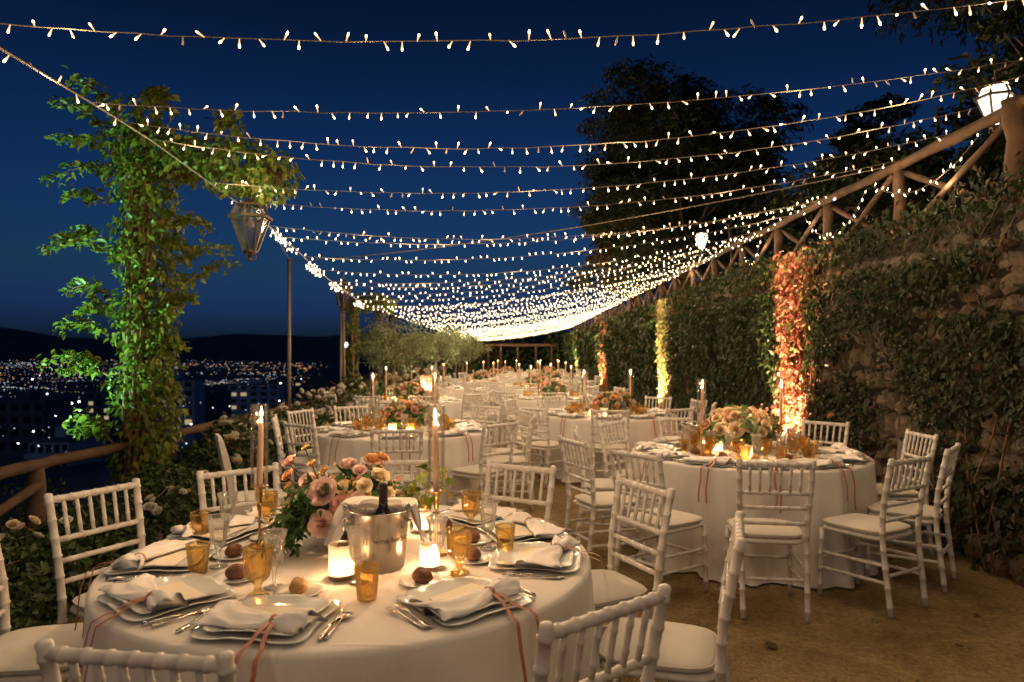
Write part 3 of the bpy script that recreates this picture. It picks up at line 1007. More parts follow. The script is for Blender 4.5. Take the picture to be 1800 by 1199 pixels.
RNG = np.random.default_rng(21)
v2 = empty('climbing_vine', (-3.2, 13.6, 0))
Pn, Nn, Tn, Sn, Rn = [], [], [], [], []
for c, r, n in (((.05, 0, 2.55), (.3, .3, .2), 160), ((.4, 0, 2.62), (.32, .25, .16), 170), ((.72, 0, 2.55), (.2, .2, .15), 90), ((0, 0, 1.9), (.16, .2, .6), 160), ((0, 0, .9), (.2, .2, .6), 120)):
    blob(c, r, n, .11)
P, N, T, S, Rr = map(np.concatenate, (Pn, Nn, Tn, Sn, Rn))
f = mk('foliage', leaves('foliage', P, N, T, S, Rr, wid=.62), 'vine_leaf', v2); f['kind'] = 'stuff'
mk('stem', MB().tube([(0, 0, -.1), (.03, 0, 1.3), (0, 0, 2.6), (.8, 0, 2.6)], .04, 6).mesh('stem'), 'stem', v2)
tag(v2, 'smaller vine post behind the second lantern', 'vine')

# ------------------------------------------------------------------ log railing and rose hedge on the left
rail = empty('log_railing', (RAIL_X, 0, 0))
ry = [1.0 + 1.9 * k for k in range(14)]
for k, y in enumerate(ry):
    log(rail, 'post', (0, y, -.3), (0, y, .74), .06, 900 + k)
    if k:
        log(rail, 'rail', (.01, ry[k - 1] - .08, .735 + .015 * (k % 2)), (.01, y + .08, .735 + .015 * ((k + 1) % 2)), .045, 950 + k)
        if k < 9:
            log(rail, 'brace', (.03, ry[k - 1], .1), (.03, y, .62), .035, 970 + k)
tag(rail, 'rustic log railing along the left edge above the city', 'railing')

def rose_mesh(name, seed, layers=5, ball=False, scale=1.0):
    """spiral of cupped petals, radius 1 -> scaled by the object"""
    g = random.Random(seed)
    V, F, RV = [], [], []
    for k in range(layers):
        s = k / (layers - 1)
        npet = (3 + k // 2 + (k > 0)) if not ball else 4 + k
        rho = 0.15 + 0.72 * s ** 1.05 if not ball else 0.16 + .84 * s ** .9
        hgt = (0.90 - 0.26 * s * s) if not ball else 0.98 * math.cos(s * 1.25) + .05
        hw = (1.30 - 0.35 * s)
        for q in range(npet):
            ph = 2 * math.pi * q / npet + k * 0.9 + g.uniform(-.15, .15)
            hh = hgt * g.uniform(.92, 1.06)
            rr = rho * g.uniform(.93, 1.05)
            o = len(V)
            nu, nv = 5, 4
            tone = g.random()
            for iv in range(nv):
                v = iv / (nv - 1)
                for iu in range(nu):
                    u = iu / (nu - 1) * 2 - 1
                    wv = math.sin(math.pi * (0.18 + 0.62 * v))
                    r_ = rr * (0.22 + 0.78 * v ** 0.62) * (1 - .05 * u * u)
                    zz = hh * (v ** 1.25) - 0.16 * (u * u) * v * (0.5 + s)
                    if s < .45:
                        r_ *= 1 - .62 * v * (1 - s / .45)
                    if v > .9 and s > .3:
                        r_ += 0.13 * (0.3 + s) * (1 - u * u * .4)
                        zz -= 0.05 * s
                    a = ph + u * hw * wv
                    V.append((r_ * math.cos(a), r_ * math.sin(a), zz - .25))
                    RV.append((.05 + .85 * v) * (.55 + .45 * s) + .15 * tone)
            for iv in range(nv - 1):
                for iu in range(nu - 1):
                    b_ = o + iv * nu + iu
                    F.append((b_, b_ + 1, b_ + nu + 1, b_ + nu))
    m = np_mesh(name, np.array(V) * scale, np.array(F), np.clip(np.array(RV), 0, 1), smooth=True)
    return m
def rose_set(matname, ball=False, layers=7):
    out = []
    for s in range(2):
        m = rose_mesh('rose', s + (10 if ball else 0), layers, ball)
        m.materials.append(MATS[matname])
        out.append(m)
    return out
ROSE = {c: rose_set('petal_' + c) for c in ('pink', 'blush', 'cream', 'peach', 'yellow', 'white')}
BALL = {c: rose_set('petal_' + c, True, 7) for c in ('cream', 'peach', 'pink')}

def rose_hedge(ya, yb, n, nroses, size, hfun, label, seed, x0=-3.25, x1=-2.5):
    global RNG
    RNG = np.random.default_rng(400 + seed)
    g = random.Random(seed)
    yc = (ya + yb) / 2
    e = empty('rose_hedge', ((x0 + x1) / 2, yc, 0))
    y = RNG.uniform(ya, yb, n)
    a = RNG.random(n) * math.pi
    h = hfun(y) * (1 + .16 * fbm1(y * 3.1, seed))
    rr = RNG.random(n) ** 0.3
    wx = (x1 - x0) / 2
    x = -np.cos(a) * rr * wx * (1 + .12 * fbm1(y * 4.0, seed + 3))
    z = np.abs(np.sin(a)) ** .7 * rr * h
    # the flanks reach the ground
    P = np.stack([x, y - yc, z], -1)
    d = np.stack([np.sign(x) * np.abs(x) / wx, np.zeros(n), z / h], -1)
    N = unit(d * .6 + np.array([.2, -.2, .5]) + .6 * RNG.normal(size=(n, 3)))
    T = d * .4 + .7 * RNG.normal(size=(n, 3)) + np.array([0, 0, .1])
    S = size * (.6 + .8 * RNG.random(n))
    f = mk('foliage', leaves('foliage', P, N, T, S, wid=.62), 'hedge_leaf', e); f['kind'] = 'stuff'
    mb = MB()
    for k in range(int((yb - ya) * 6)):
        yy = g.uniform(ya, yb) - yc
        xx = g.uniform(-.2, .2) * (x1 - x0)
        hh = float(hfun(np.array(yy + yc)))
        pts = [(xx, yy, -.05)] + [(xx + g.uniform(-.12, .14) * q, yy + g.uniform(-.1, .1) * q, hh * q * .36) for q in (1, 2, 3)]
        mb.tube(pts, [.012, .009, .006, .003], 5, False)
    st = mk('stems', mb.mesh('stems'), 'stem', e); st['kind'] = 'stuff'
    for k in range(nroses):
        yy = g.uniform(ya, yb)
        hh = float(hfun(np.array(yy)))
        ang = g.uniform(.35, 1.7)
        xx = math.cos(ang) * wx * 1.02
        zz = abs(math.sin(ang)) ** .7 * hh * g.uniform(1.0, 1.16)
        for q in range(1 if g.random() < .55 else 3):
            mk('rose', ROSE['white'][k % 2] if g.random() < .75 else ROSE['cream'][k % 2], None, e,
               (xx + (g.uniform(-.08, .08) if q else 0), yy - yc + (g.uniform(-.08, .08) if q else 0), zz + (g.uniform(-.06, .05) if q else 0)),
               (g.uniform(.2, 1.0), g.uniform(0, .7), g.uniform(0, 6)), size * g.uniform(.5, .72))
    return tag(e, label, 'hedge')
rose_hedge(1.6, 6.2, 17000, 26, 0.055, lambda y: 0.50 + 0 * y, 'dark rose hedge beside the nearest table', 1)
rose_hedge(6.2, 9.6, 8000, 34, 0.065, lambda y: 0.70 + .05 * (y - 6), 'white rose hedge left of the middle table', 2)
rose_hedge(9.6, 14.0, 6000, 34, 0.08, lambda y: 0.85 + .05 * (y - 9.6), 'tall white rose hedge under the second lantern', 3)
rose_hedge(14.0, 28.0, 7000, 50, 0.13, lambda y: 1.0 + 0 * y, 'far white rose hedge behind the olive trees', 4)
# dark shrubs outside the railing at the lower left
def shrub(c, r, n, size, leaf, label, seed, cat='shrub'):
    global RNG
    RNG = np.random.default_rng(500 + seed)
    e = empty('shrub', c)
    d = rdir(n)
    d[:, 2] = np.abs(d[:, 2])
    lump = 1 + .22 * np.sin(d[:, 0] * 5 + seed) * np.sin(d[:, 2] * 6 + d[:, 1] * 4)
    P = d * (RNG.random(n) ** .35 * lump)[:, None] * np.array(r)
    N = unit(d + .7 * RNG.normal(size=(n, 3)))
    T = d + .8 * RNG.normal(size=(n, 3))
    f = mk('foliage', leaves('foliage', P, N, T, size * (.6 + .8 * RNG.random(n)), wid=.55), leaf, e); f['kind'] = 'stuff'
    g = random.Random(seed)
    mb = MB()
    for k in range(7):
        a = k * .9
        mb.tube([(0, 0, -.3), (.3 * r[0] * math.cos(a), .3 * r[1] * math.sin(a), .4 * r[2]), (.7 * r[0] * math.cos(a), .7 * r[1] * math.sin(a), .75 * r[2])], [.02 * r[2] + .01, .012 * r[2] + .006, .004], 5, False)
    mk('stems', mb.mesh('stems'), 'stem', e)
    return tag(e, label, cat)
shrub((-4.4, 4.6, -.4), (.7, .9, 1.15), 2600, .07, 'hedge_leaf', 'dark shrub outside the railing at the left edge', 1)
shrub((-5.0, 6.8, -1.0), (.8, .9, 1.25), 1500, .09, 'hedge_leaf', 'dark shrub outside the railing behind the vine foot', 2)

# ------------------------------------------------------------------ trees
def branchy(e, pts, r0, r1):
    mk('trunk', MB().tube(pts, [r0 + (r1 - r0) * k / (len(pts) - 1) for k in range(len(pts))], 10).mesh('trunk'), 'bark', e)
def tree(name, base, height, crown_r, crown_z, nclump, nleaf, size, leaf, label, seed, wid=.3, trunk=None, clump=0.28, cat='tree', limbs=6, flat=1.0):
    global RNG
    RNG = np.random.default_rng(600 + seed)
    g = random.Random(seed)
    e = empty(name, base)
    tp = [(0, 0, -.3), (.05 * height * g.uniform(-.3, .3), .02 * height, height * .3), (.06 * height * g.uniform(-.5, .5), 0, height * .6), (0, 0, height * .9)]
    branchy(e, tp, trunk or height * .03, height * .008)
    Pn, Nn, Tn, Sn = [], [], [], []
    mb = MB()
    for k in range(nclump):
        d = rdir(1)[0]
        t = RNG.random() ** .45
        c = np.array([0, 0, crown_z]) + d * t * np.array(crown_r) * (1 + .25 * math.sin(d[0] * 4 + seed) * math.cos(d[2] * 5))
        if k < limbs * 6:
            s0 = Vector((0, 0, crown_z - crown_r[2] * g.uniform(.3, .9)))
            mb.tube([s0, s0.lerp(Vector(c), .5) + Vector((0, 0, -.03 * height)), Vector(c)], [height * .010, height * .006, height * .002], 5, False)
        cr = clump * crown_r[0] * (0.5 + .8 * RNG.random())
        m_ = nleaf
        dd = rdir(m_)
        Pn.append(c + dd * (RNG.random(m_) ** .45)[:, None] * cr * np.array([1, 1, .55 * flat]))
        Nn.append(unit(dd + np.array([0, 0, .5]) + .5 * RNG.normal(size=(m_, 3))))
        Tn.append(dd + d * .4 + .6 * RNG.normal(size=(m_, 3)))
        Sn.append(size * (.5 + .9 * RNG.random(m_)))
    P, N, T, S = map(np.concatenate, (Pn, Nn, Tn, Sn))
    f = mk('crown', leaves('crown', P, N, T, S, wid=wid), leaf, e); f['kind'] = 'stuff'
    b = mk('branches', mb.mesh('branches'), 'bark', e); b['kind'] = 'stuff'
    return tag(e, label, cat)
# tall pine behind the wall (x 1010-1370 in the picture)
tree('pine_tree', (5.2, 20.5, 3.6), 7.0, (2.9, 2.9, 3.1), 3.1, 210, 280, .20, 'pine_needle', 'tall dark pine rising behind the middle of the fence', 1, .16, .22)
tree('pine_tree', (3.9, 22.5, 3.0), 3.6, (1.5, 1.5, 2.0), 2.3, 45, 130, .22, 'brown_foliage', 'brownish conifer lit warm beside the tall pine', 2, .2, .12)
tree('pine_tree', (10.0, 12.5, 4.8), 8.5, (2.9, 2.9, 3.6), 5.6, 160, 260, .19, 'pine_needle', 'large dark pine filling the upper right corner', 3, .16, .25)
tree('pine_tree', (9.1, 17.5, 4.6), 3.2, (1.0, 1.0, 1.7), 1.7, 60, 200, .18, 'pine_needle', 'smaller dark pine between the two large pines', 4, .16, .14)
tree('evergreen_tree', (6.0, 13.5, 3.2), 1.8, (1.5, 1.5, 1.0), .8, 50, 110, .14, 'wall_leaf', 'bushy evergreen just behind the braced fence', 5, .5, .1)
tree('evergreen_tree', (5.6, 9.0, 3.1), 1.9, (1.5, 1.5, 1.0), .6, 55, 130, .11, 'wall_leaf', 'bushy evergreen behind the fence at the right', 6, .5, .09)
tree('evergreen_tree', (5.4, 6.0, 3.2), 2.1, (1.3, 1.3, 1.1), .7, 55, 130, .09, 'wall_leaf', 'leafy bush behind the fence below the bright lantern', 7, .5, .08)
tree('pine_tree', (5.6, 31.0, 3.2), 6.0, (2.6, 2.6, 2.6), 3.4, 60, 110, .3, 'pine_needle', 'far dark pine above the end of the wall', 8, .16, .2)
# olive trees on the left of the far tables
def olive(px, Y, X, h, label, seed):
    tree('olive_tree', (X, Y, 0), h * .8, (.85 * h / 2.2, .85 * h / 2.2, .48 * h / 2.2), h * .78, 46, 75, .085, 'olive_leaf', label, seed, .3, .10, .36, 'tree', 4, 1.2)
olive(690, 14.6, -2.55, 2.25, 'nearest olive tree with forked trunk beyond the left tables', 21)
olive(775, 20.0, -2.2, 2.3, 'second olive tree behind the first on the left', 22)
olive(820, 25.5, -1.9, 2.3, 'third olive tree near the far pergola', 23)
olive(640, 19.5, -3.3, 2.1, 'silvery olive tree behind the first at the terrace edge', 24)
olive(800, 31.0, -2.6, 2.4, 'farthest olive tree at the end of the terrace', 25)

# far end: timber pergola in front of a dark hedge
pe = empty('far_pergola', (0, 40.0, 0))
for k, px in enumerate((858, 880, 910, 942, 970)):
    X = (px - 900) / FPX * 40
    log(pe, 'post', (X, 0, 0), (X, 0, 2.05), .06, 1200 + k)
log(pe, 'beam', (-1.7, 0, 2.1), (2.6, 0, 2.1), .06, 1210)
log(pe, 'beam', (-1.7, 1.8, 2.2), (2.6, 1.8, 2.2), .06, 1211)
tag(pe, 'timber pergola frame at the far end of the terrace', 'pergola')
shrub((-.6, 43.5, 0), (3.6, 1.2, 3.0), 2600, .25, 'hedge_leaf', 'dark hedge closing the far end of the terrace', 5, 'hedge')
shrub((3.0, 42.5, 0), (1.6, 1.2, 3.2), 1500, .25, 'hedge_leaf', 'dark shrub at the far right end beside the wall', 6)
shrub((-3.2, 38.0, 0), (1.6, 2.5, 2.2), 1500, .22, 'hedge_leaf', 'dark shrub at the far left end of the terrace', 7)
uplight(-2.75, 13.5, 0.0, (-2.6, 14.6, 1.8), (1.0, 0.92, 0.60), 260, 70, 'spotlight under the nearest olive tree')
uplight(-2.5, 18.8, 0.0, (-2.3, 20.0, 1.8), (1.0, 0.92, 0.60), 260, 70, 'spotlight under the second olive tree')

# ================================================================== STRING LIGHTS
def bulb_mesh(material):
    # translucent stem that glows softly, brilliant tip
    m = MB().lathe([(.0008, 0), (.0024, .001), (.0026, .010), (.0038, .018), (.0042, .026), (.0046, .029), (.0046, .037), (.0028, .041), (.0006, .042)], 7).mesh('bulb')
    m.materials.append(MATS['bulb_body'])
    m.materials.append(MATS[material])
    for i, p in enumerate(m.polygons):
        p.material_index = 1 if i >= 7 * 4 else 0
    return m
BULBS = {k: bulb_mesh('bulb_' + k) for k in ('bright', 'dim', 'cool')}
BULBS['off'] = MB().lathe([(.0008, 0), (.0028, .001), (.0030, .012), (.0042, .020), (.0045, .036), (.0006, .041)], 7).mesh('bulb')
BULBS['off'].materials.append(MATS['bulb_glass_off'])
OC = np.array([[1, 0, 0], [-.5, .87, 0], [-.5, -.87, 0], [0, 0, 1], [0, 0, -1]], float)
OF = np.array([[0, 1, 3], [1, 2, 3], [2, 0, 3], [1, 0, 4], [2, 1, 4], [0, 2, 4]])
def string_light(pts, label, seed, parts=False, group=None, spacing=0.088, material='cable', r=.0026, sc=1.0, power=1.0):
    g = random.Random(seed)
    gn = np.random.default_rng(seed)
    pts = [Vector(p) for p in pts]
    e = empty('string_light', pts[0])
    o0 = pts[0]
    cm = MB().tube([p - o0 + Vector((0, g.uniform(-.004, .004), g.uniform(-.004, .004))) for p in pts], r, 5)
    mk('cable', cm.mesh('cable'), material, e)
    # walk along
    L = [0.0]
    for a, b in zip(pts, pts[1:]):
        L.append(L[-1] + (b - a).length)
    def pos(s):
        for i in range(len(pts) - 1):
            if s <= L[i + 1]:
                return pts[i].lerp(pts[i + 1], (s - L[i]) / max(L[i + 1] - L[i], 1e-6))
        return pts[-1]
    s = g.uniform(.02, .1)
    spots = []
    while s < L[-1]:
        spots.append(pos(s) - o0)
        s += spacing * g.choice((.75, .9, 1, 1.1, 1.25))
    n_l = max(1, round(L[-1] / (1.2 if parts else 1.6)))
    for q in range(n_l):
        glow(e, pos(L[-1] * (q + .5 + g.uniform(-.42, .42)) / n_l) - o0 + Vector((0, g.choice((-.07, .07)), -.06)), power * W_STRING * L[-1] / 6.1 / n_l, C_BULB, .03)
    if parts:
        for p in spots:
            k = g.choices(('bright', 'dim', 'cool', 'off'), (64, 22, 1.5, 12))[0]
            up = g.random() < .33
            tilt = g.gauss(0, .35)
            rot = ((0 if up else math.pi) + g.gauss(0, .5), tilt, g.uniform(0, 6.28))
            mk('bulb', BULBS[k], None, e, p, rot, sc)
    else:
        n = len(spots)
        P = np.array(spots)
        up = np.where(gn.random(n) < .33, 1.0, -1.0)
        ax = unit(np.stack([gn.normal(size=n) * .35, gn.normal(size=n) * .35, up], -1))
        c = P + ax * .024
        s1 = unit(np.cross(ax, np.array([[1.0, .1, 0]])))
        s2 = np.cross(ax, s1)
        V = c[:, None] + (OC[None, :, :1] * s1[:, None] + OC[None, :, 1:2] * s2[:, None]) * .0050 * sc + OC[None, :, 2:] * ax[:, None] * .016
        F = (OF[None] + np.arange(n)[:, None, None] * 5).reshape(-1, 3)
        b = mk('bulbs', np_mesh('bulbs', V.reshape(-1, 3), F), 'bulb_far' if o0.y > 13 else 'bulb_mix', e)
        b['kind'] = 'stuff'
    return tag(e, label, 'string lights', group)

LX = -2.5
def left_z(Y):
    return EYE + float(np.interp(Y, [0, 3, 4.6, 6.1, 7.2, 9.2, 11.5, 16, 45], [1.50, 1.50, 1.50, 1.40, 1.33, 1.05, 0.86, 0.84, 0.90]))
def right_z(Y):
    return EYE + float(np.interp(Y, [0, 3.05, 4.05, 4.5, 7, 45], [1.76, 1.76, 1.89, 1.84, 1.72, 1.70]))
ORD = ['first', 'second', 'third', 'fourth', 'fifth', 'sixth', 'seventh', 'eighth', 'ninth', 'tenth', 'eleventh', 'twelfth', 'thirteenth', 'fourteenth']
g = random.Random(77)
YL = [3.02, 4.05, 4.38, 4.72, 5.62, 6.12, 7.05, 7.45, 8.2, 8.8, 9.45, 9.75, 10.6, 11.05]
y = 11.6
while y < 40.5:
    YL.append(y)
    y += g.uniform(.42, .85)
for y in (2.0, .9, -.3, -1.6, -2.9):  # added strings out of view, fill light on the tables from the front
    YL.append(y)
for k, Y in enumerate(YL):
    dy = g.uniform(-.12, .25)
    zl, zr = left_z(Y), right_z(Y)
    sag = g.uniform(.22, .29) if Y < 12 else g.uniform(.16, .26)
    if k < 6:
        sag = (.24, .19, .33, .32, .25, .25)[k]
    lx = LX - (0.1 if Y < 3.5 else 0) + g.uniform(-.03, .03)
    rx = FENCE_X - .02
    pts = []
    for q in range(41):
        t = q / 40
        pts.append((lx + (rx - lx) * t, Y + dy * t, zl + (zr - zl) * t - 4 * sag * t * (1 - t)))
    if k < 14:
        string_light(pts, 'string of warm fairy lights, %s from the top of the picture' % ORD[k], k, parts=(k < 7), material='cable', sc=1.0, group='strings of fairy lights over the terrace')
    elif Y < 3:
        string_light(pts, 'added unseen string of fairy lights behind the viewpoint, front fill light', k, group='added fill light strings behind the viewpoint')
    else:
        string_light(pts, 'far string of fairy lights merging into the bright band', k, group='far strings merging into the bright band', sc=1.0 if Y < 20 else 1.25, power=1.35)
# the string that runs along the left support cable, and loose ends hanging off the log fence
pts = [(LX - .02, Y_, left_z(Y_) + .01) for Y_ in np.linspace(1.2, 4.4, 14)]
string_light(pts, 'string of fairy lights along the left support cable', 500, True, spacing=.16, sc=1.2)
for k, (a, b) in enumerate(((7.05, 7.75), (8.25, 8.85), (9.4, 9.8), (10.9, 11.3))):
    pts = [(LX + .02 + .06 * math.sin(q * 1.7), a + (b - a) * q / 20, left_z(a + (b - a) * q / 20) - .03 - .05 * abs(math.sin(q * .9))) for q in range(21)]
    string_light(pts, '%s bunch of tangled fairy lights on the left cable past the lantern' % ORD[k], 510 + k, False, spacing=.045, sc=1.0, power=.5)
def loop(y0, y1, depth, label, seed):
    pts = []
    for q in range(17):
        t = q / 16
        pts.append((FENCE_X - .12, y0 + (y1 - y0) * t, EYE + 1.66 - 4 * depth * t * (1 - t) - .04))
    string_light(pts, label, seed, False, spacing=.09, sc=1.0, power=.5)
loop(6.5, 5.0, .22, 'loose loop of fairy lights hanging below the rail at right', 520)
loop(8.0, 6.6, .34, 'long loose loop of fairy lights hanging against the fence braces', 521)
loop(10.2, 9.4, .30, 'loose loop of fairy lights hanging beside the small lit lantern', 522)
# cables
def cable(name, pts, r, label):
    tag(mk(name, MB().tube(pts, r, 5).mesh(name), 'cable'), label, 'cable')
cable('support_cable', [(LX - .03, Y_, left_z(Y_) + .02) for Y_ in np.linspace(-5, 40, 70)], .006, 'long twisted support cable for the lights on the left')
a = pole1 - Vector((0, 0, .04)); b = Vector((FENCE_X, 6.4, EYE + (625 - 292) / FPX * 6.4))
cable('guy_wire', [a.lerp(b, t) - Vector((0, 0, .55 * t * (1 - t))) for t in np.linspace(0, 1, 24)], .006, 'thin guy wire from the near pole across to the fence')
a = pole1; b = Vector((LX, 7.0, left_z(7.0)))
cable('guy_wire', [a.lerp(b, t) for t in np.linspace(0, 1, 8)], .005, 'short guy wire from the near pole to the light cable')

# ================================================================== CHAIRS
def bamboo(mb, a, b, r, rings, seg=8, n0=0.0):
    """turned stick with ring nodes"""
    a, b = Vector(a), Vector(b)
    L = (b - a).length
    ts, rs = [0.0], [r]
    for k in range(rings):
        t = (k + .7) / (rings + .4)
        e = .0042 / L
        for dt, f in ((-1.5 * e, 1.0), (-e * .7, 1.2), (e * .7, 1.2), (1.5 * e, 1.0)):
            ts.append(min(max(t + dt, .001), .999)); rs.append(r * f)
    ts.append(1.0); rs.append(r)
    mb.tube([a.lerp(b, t) for t in ts], rs, seg)
    return mb
def chair_parts():
    P = []
    def part(name, mb, m='white_paint'):
        P.append((name, mb.mesh(name), m))
    # seat frame
    def slab(hw_f, hw_b, d0, d1, z0, z1, rnd, bulge=0.0, seg=36):
        prof = [(0.02, z0), (.93, z0), (1.0, z0 + (z1 - z0) * .3), (1.0, z0 + (z1 - z0) * .65), (.93, z1 - .004), (.75, z1 + bulge * .5), (.4, z1 + bulge * .9), (.02, z1 + bulge)]
        mb = MB()
        v = []
        for f, z in prof:
            for k in range(seg):
                a = 2 * math.pi * k / seg
                c, s = math.cos(a), math.sin(a)
                q = 1 / (abs(c) ** rnd + abs(s) ** rnd) ** (1 / rnd)
                yy = (d0 + d1) / 2 + s * q * f * (d1 - d0) / 2
                hw = hw_b + (hw_f - hw_b) * (yy - d0) / (d1 - d0)
                v.append((c * q * f * hw, yy, z))
        f_ = []
        n = len(prof)
        for i in range(n - 1):
            for k in range(seg):
                k2 = (k + 1) % seg
                f_.append((i * seg + k, i * seg + k2, (i + 1) * seg + k2, (i + 1) * seg + k))
        f_.append(tuple(range(seg - 1, -1, -1)))
        f_.append(tuple((n - 1) * seg + k for k in range(seg)))
        return mb.add(v, f_)
    part('seat', slab(.205, .185, -.20, .205, .415, .448, 7))
    part('cushion', slab(.208, .186, -.195, .212, .449, .482, 4.5, .012), 'cushion_cloth')
    pip = []
    for k in range(37):
        a = 2 * math.pi * k / 36
        c, s_ = math.cos(a), math.sin(a)
        q = 1 / (abs(c) ** 4.5 + abs(s_) ** 4.5) ** (1 / 4.5)
        yy = .0085 + s_ * q * .2045
        hw = .186 + .022 * (yy + .195) / .407
        pip.append((c * q * hw * 1.006, yy, .4705))
    part('piping', MB().tube(pip, .0035, 5, False), 'cushion_cloth')
    for s in (-1, 1):
        mb = MB(); bamboo(mb, (s * .195, .200, 0), (s * .188, .185, .425), .0155, 4); part('leg', mb)
        mb = MB()
        zs = [(s * .178, -.255, 0), (s * .182, -.205, .43), (s * .193, -.215, .62), (s * .203, -.275, .925)]
        # one continuous raked post: leg below the seat, back stile above
        pts, rr = [], []
        for (a, b, nr) in ((zs[0], zs[1], 4), (zs[1], zs[2], 2), (zs[2], zs[3], 4)):
            a, b = Vector(a), Vector(b)
            L = (b - a).length
            for k in range(nr):
                t = (k + .5) / nr
                e = .0048 / L
                for dt, f in ((-1.5 * e, 1.0), (-.7 * e, 1.19), (.7 * e, 1.19), (1.5 * e, 1.0)):
                    pts.append(a.lerp(b, t + dt)); rr.append(.0165 * f)
        pts = [Vector(zs[0])] + pts + [Vector(zs[3]) - Vector((0, 0, .006)), Vector(zs[3])]
        rr = [.0165] + rr + [.0175, .010]
        mb.tube(pts, rr, 9)
        part('back_post', mb)
    def back(z):
        return np.interp(z, [.43, .62, .925], [-.205, -.215, -.275]), np.interp(z, [.43, .62, .925], [.182, .193, .203])
    y, hx = back(.895)
    mb = MB(); bamboo(mb, (-hx, y, .895), (hx, y, .895), .0155, 7); part('top_rail', mb)
    for z, r in ((.725, .0125), (.635, .0115), (.545, .0115)):
        y, hx = back(z)
        mb = MB(); bamboo(mb, (-hx, y, z), (hx, y, z), r, 5, 7); part('rail', mb)
    y1, _ = back(.725); y2, _ = back(.895)
    for k in range(6):
        x = (k - 2.5) * .0575
        mb = MB(); bamboo(mb, (x * .97, y1, .725), (x, y2, .895), .0088, 2, 7); part('spindle', mb)
    for s in (-1, 1):
        for z in (.175, .275):
            mb = MB(); bamboo(mb, (s * .193, .195, z), (s * .180, -.235, z + .01), .0105, 4, 7); part('stretcher', mb)
    mb = MB(); bamboo(mb, (-.192, .194, .235), (.192, .194, .235), .0105, 4, 7); part('stretcher', mb)
    mb = MB(); bamboo(mb, (-.180, -.228, .225), (.180, -.228, .225), .0105, 4, 7); part('stretcher', mb)
    return P
CH = chair_parts()
# far chairs: body and cushion only
body = MB()
for nme, me, mm in CH:
    if nme != 'cushion':
        body.add([v.co[:] for v in me.vertices], [tuple(p.vertices) for p in me.polygons])
FAR_BODY = body.mesh('chair_frame')
FAR_CUSH = [me for nme, me, mm in CH if nme == 'cushion'][0]
def chair(tx, ty, ang, label, r=1.13, twist=0.0, far=False, group=None, jitter=0.0):
    a = R(ang)
    e = empty('banquet_chair', (tx + r * math.cos(a), ty + r * math.sin(a), 0), a + math.pi / 2 + R(twist))
    if far:
        mk('frame', FAR_BODY, 'white_paint', e)
        mk('cushion', FAR_CUSH, 'cushion_cloth', e)
    else:
        for nme, me, mm in CH:
            mk(nme, me, mm, e)
    return tag(e, label, 'chair', group)

# ================================================================== TABLES
RT, ZT = 0.90, 0.75
def cloth_mesh(seed, seg=168, amp=1.0):
    g = random.Random(seed)
    comps = [(g.choice((9, 11, 13)), g.uniform(0, 6), .014), (g.choice((17, 19, 23)), g.uniform(0, 6), .012), (g.choice((29, 31)), g.uniform(0, 6), .006), (5, g.uniform(0, 6), .012)]
    prof = [(.02, ZT), (.3, ZT), (.55, ZT), (.75, ZT), (.86, ZT), (.885, ZT - .001), (.897, ZT - .006), (.902, ZT - .018)]
    nz = 16
    for k in range(1, nz + 1):
        t = k / nz
        prof.append((.902 + .035 * t, (ZT - .018) * (1 - t) + .006 * t))
    def mul(a, i, r, z):
        t = max(0, (ZT - .03 - z) / ZT)
        f = sum(A * (math.sin(n * a + p + .5 * t * math.sin(3 * a)) + .35 * math.sin(2 * (n * a + p))) for n, p, A in comps)
        q = 1 + amp * f * (t ** 1.1) * 3.0
        dz = 0
        if z < .03:
            q += .03 * (.5 + .5 * math.sin(7 * a + seed))
        return q, dz
    mb = MB().lathe(prof, seg, mul)
    mb.f.append(tuple(range(seg - 1, -1, -1))[::-1])
    return mb.mesh('tablecloth')
def round_table(x, y, label, seed, group=None):
    e = empty('round_table', (x, y, 0))
    mk('tablecloth', cloth_mesh(seed), 'linen', e)
    top = MB().lathe([(.01, ZT - .03), (.88, ZT - .03), (.88, ZT - .008), (.01, ZT - .008)], 40).mesh('tabletop', False)
    mk('tabletop', top, 'log', e)
    for k in range(4):
        a = k * math.pi / 2 + .4
        mk('leg', MB().tube([(.55 * math.cos(a), .55 * math.sin(a), 0), (.55 * math.cos(a), .55 * math.sin(a), ZT - .03)], .02, 8).mesh('leg'), 'pole_metal', e)
    return tag(e, label, 'table', group)

# ---- tableware meshes -------------------------------------------------
def square_plate(half, h, seed=0):
    prof = [(.01, .004), (.62, .004), (.70, .006), (.80, .5 * h), (.92, .85 * h), (1.0, h), (1.005, h - .002), (.98, h - .004), (.80, .3 * h), (.66, 0), (.01, 0)]
    p = 9.0
    def mul(a, i, r, z):
        c, s = abs(math.cos(a)), abs(math.sin(a))
        q = 1 / (c ** p + s ** p) ** (1 / p)
        return q, (.004 * math.cos(4 * a) * (r > .9 * half) + .0012 * math.sin(13 * a + seed) * (r > .9 * half))
    return MB().lathe([(r * half, z) for r, z in prof], 64, mul).mesh('plate')
CHARGER, PLATE = square_plate(.164, .017), square_plate(.140, .018, 2)
SIDEPLATE = MB().lathe([(.002, .004), (.05, .004), (.056, .006), (.078, .013), (.0785, .011), (.056, .002), (.002, .0)], 36).mesh('side_plate')
def bread(seed):
    g = random.Random(seed)
    def mul(a, i, r, z):
        return 1 + .28 * math.cos(2 * a) * .6 + .03 * math.sin(5 * a + seed), .002 * math.sin(3 * a + i)
    return MB().lathe([(.001, 0), (.022, .001), (.031, .009), (.034, .019), (.031, .030), (.022, .040), (.011, .045), (.001, .047)], 20, mul).mesh('bread_roll')
BREAD = []
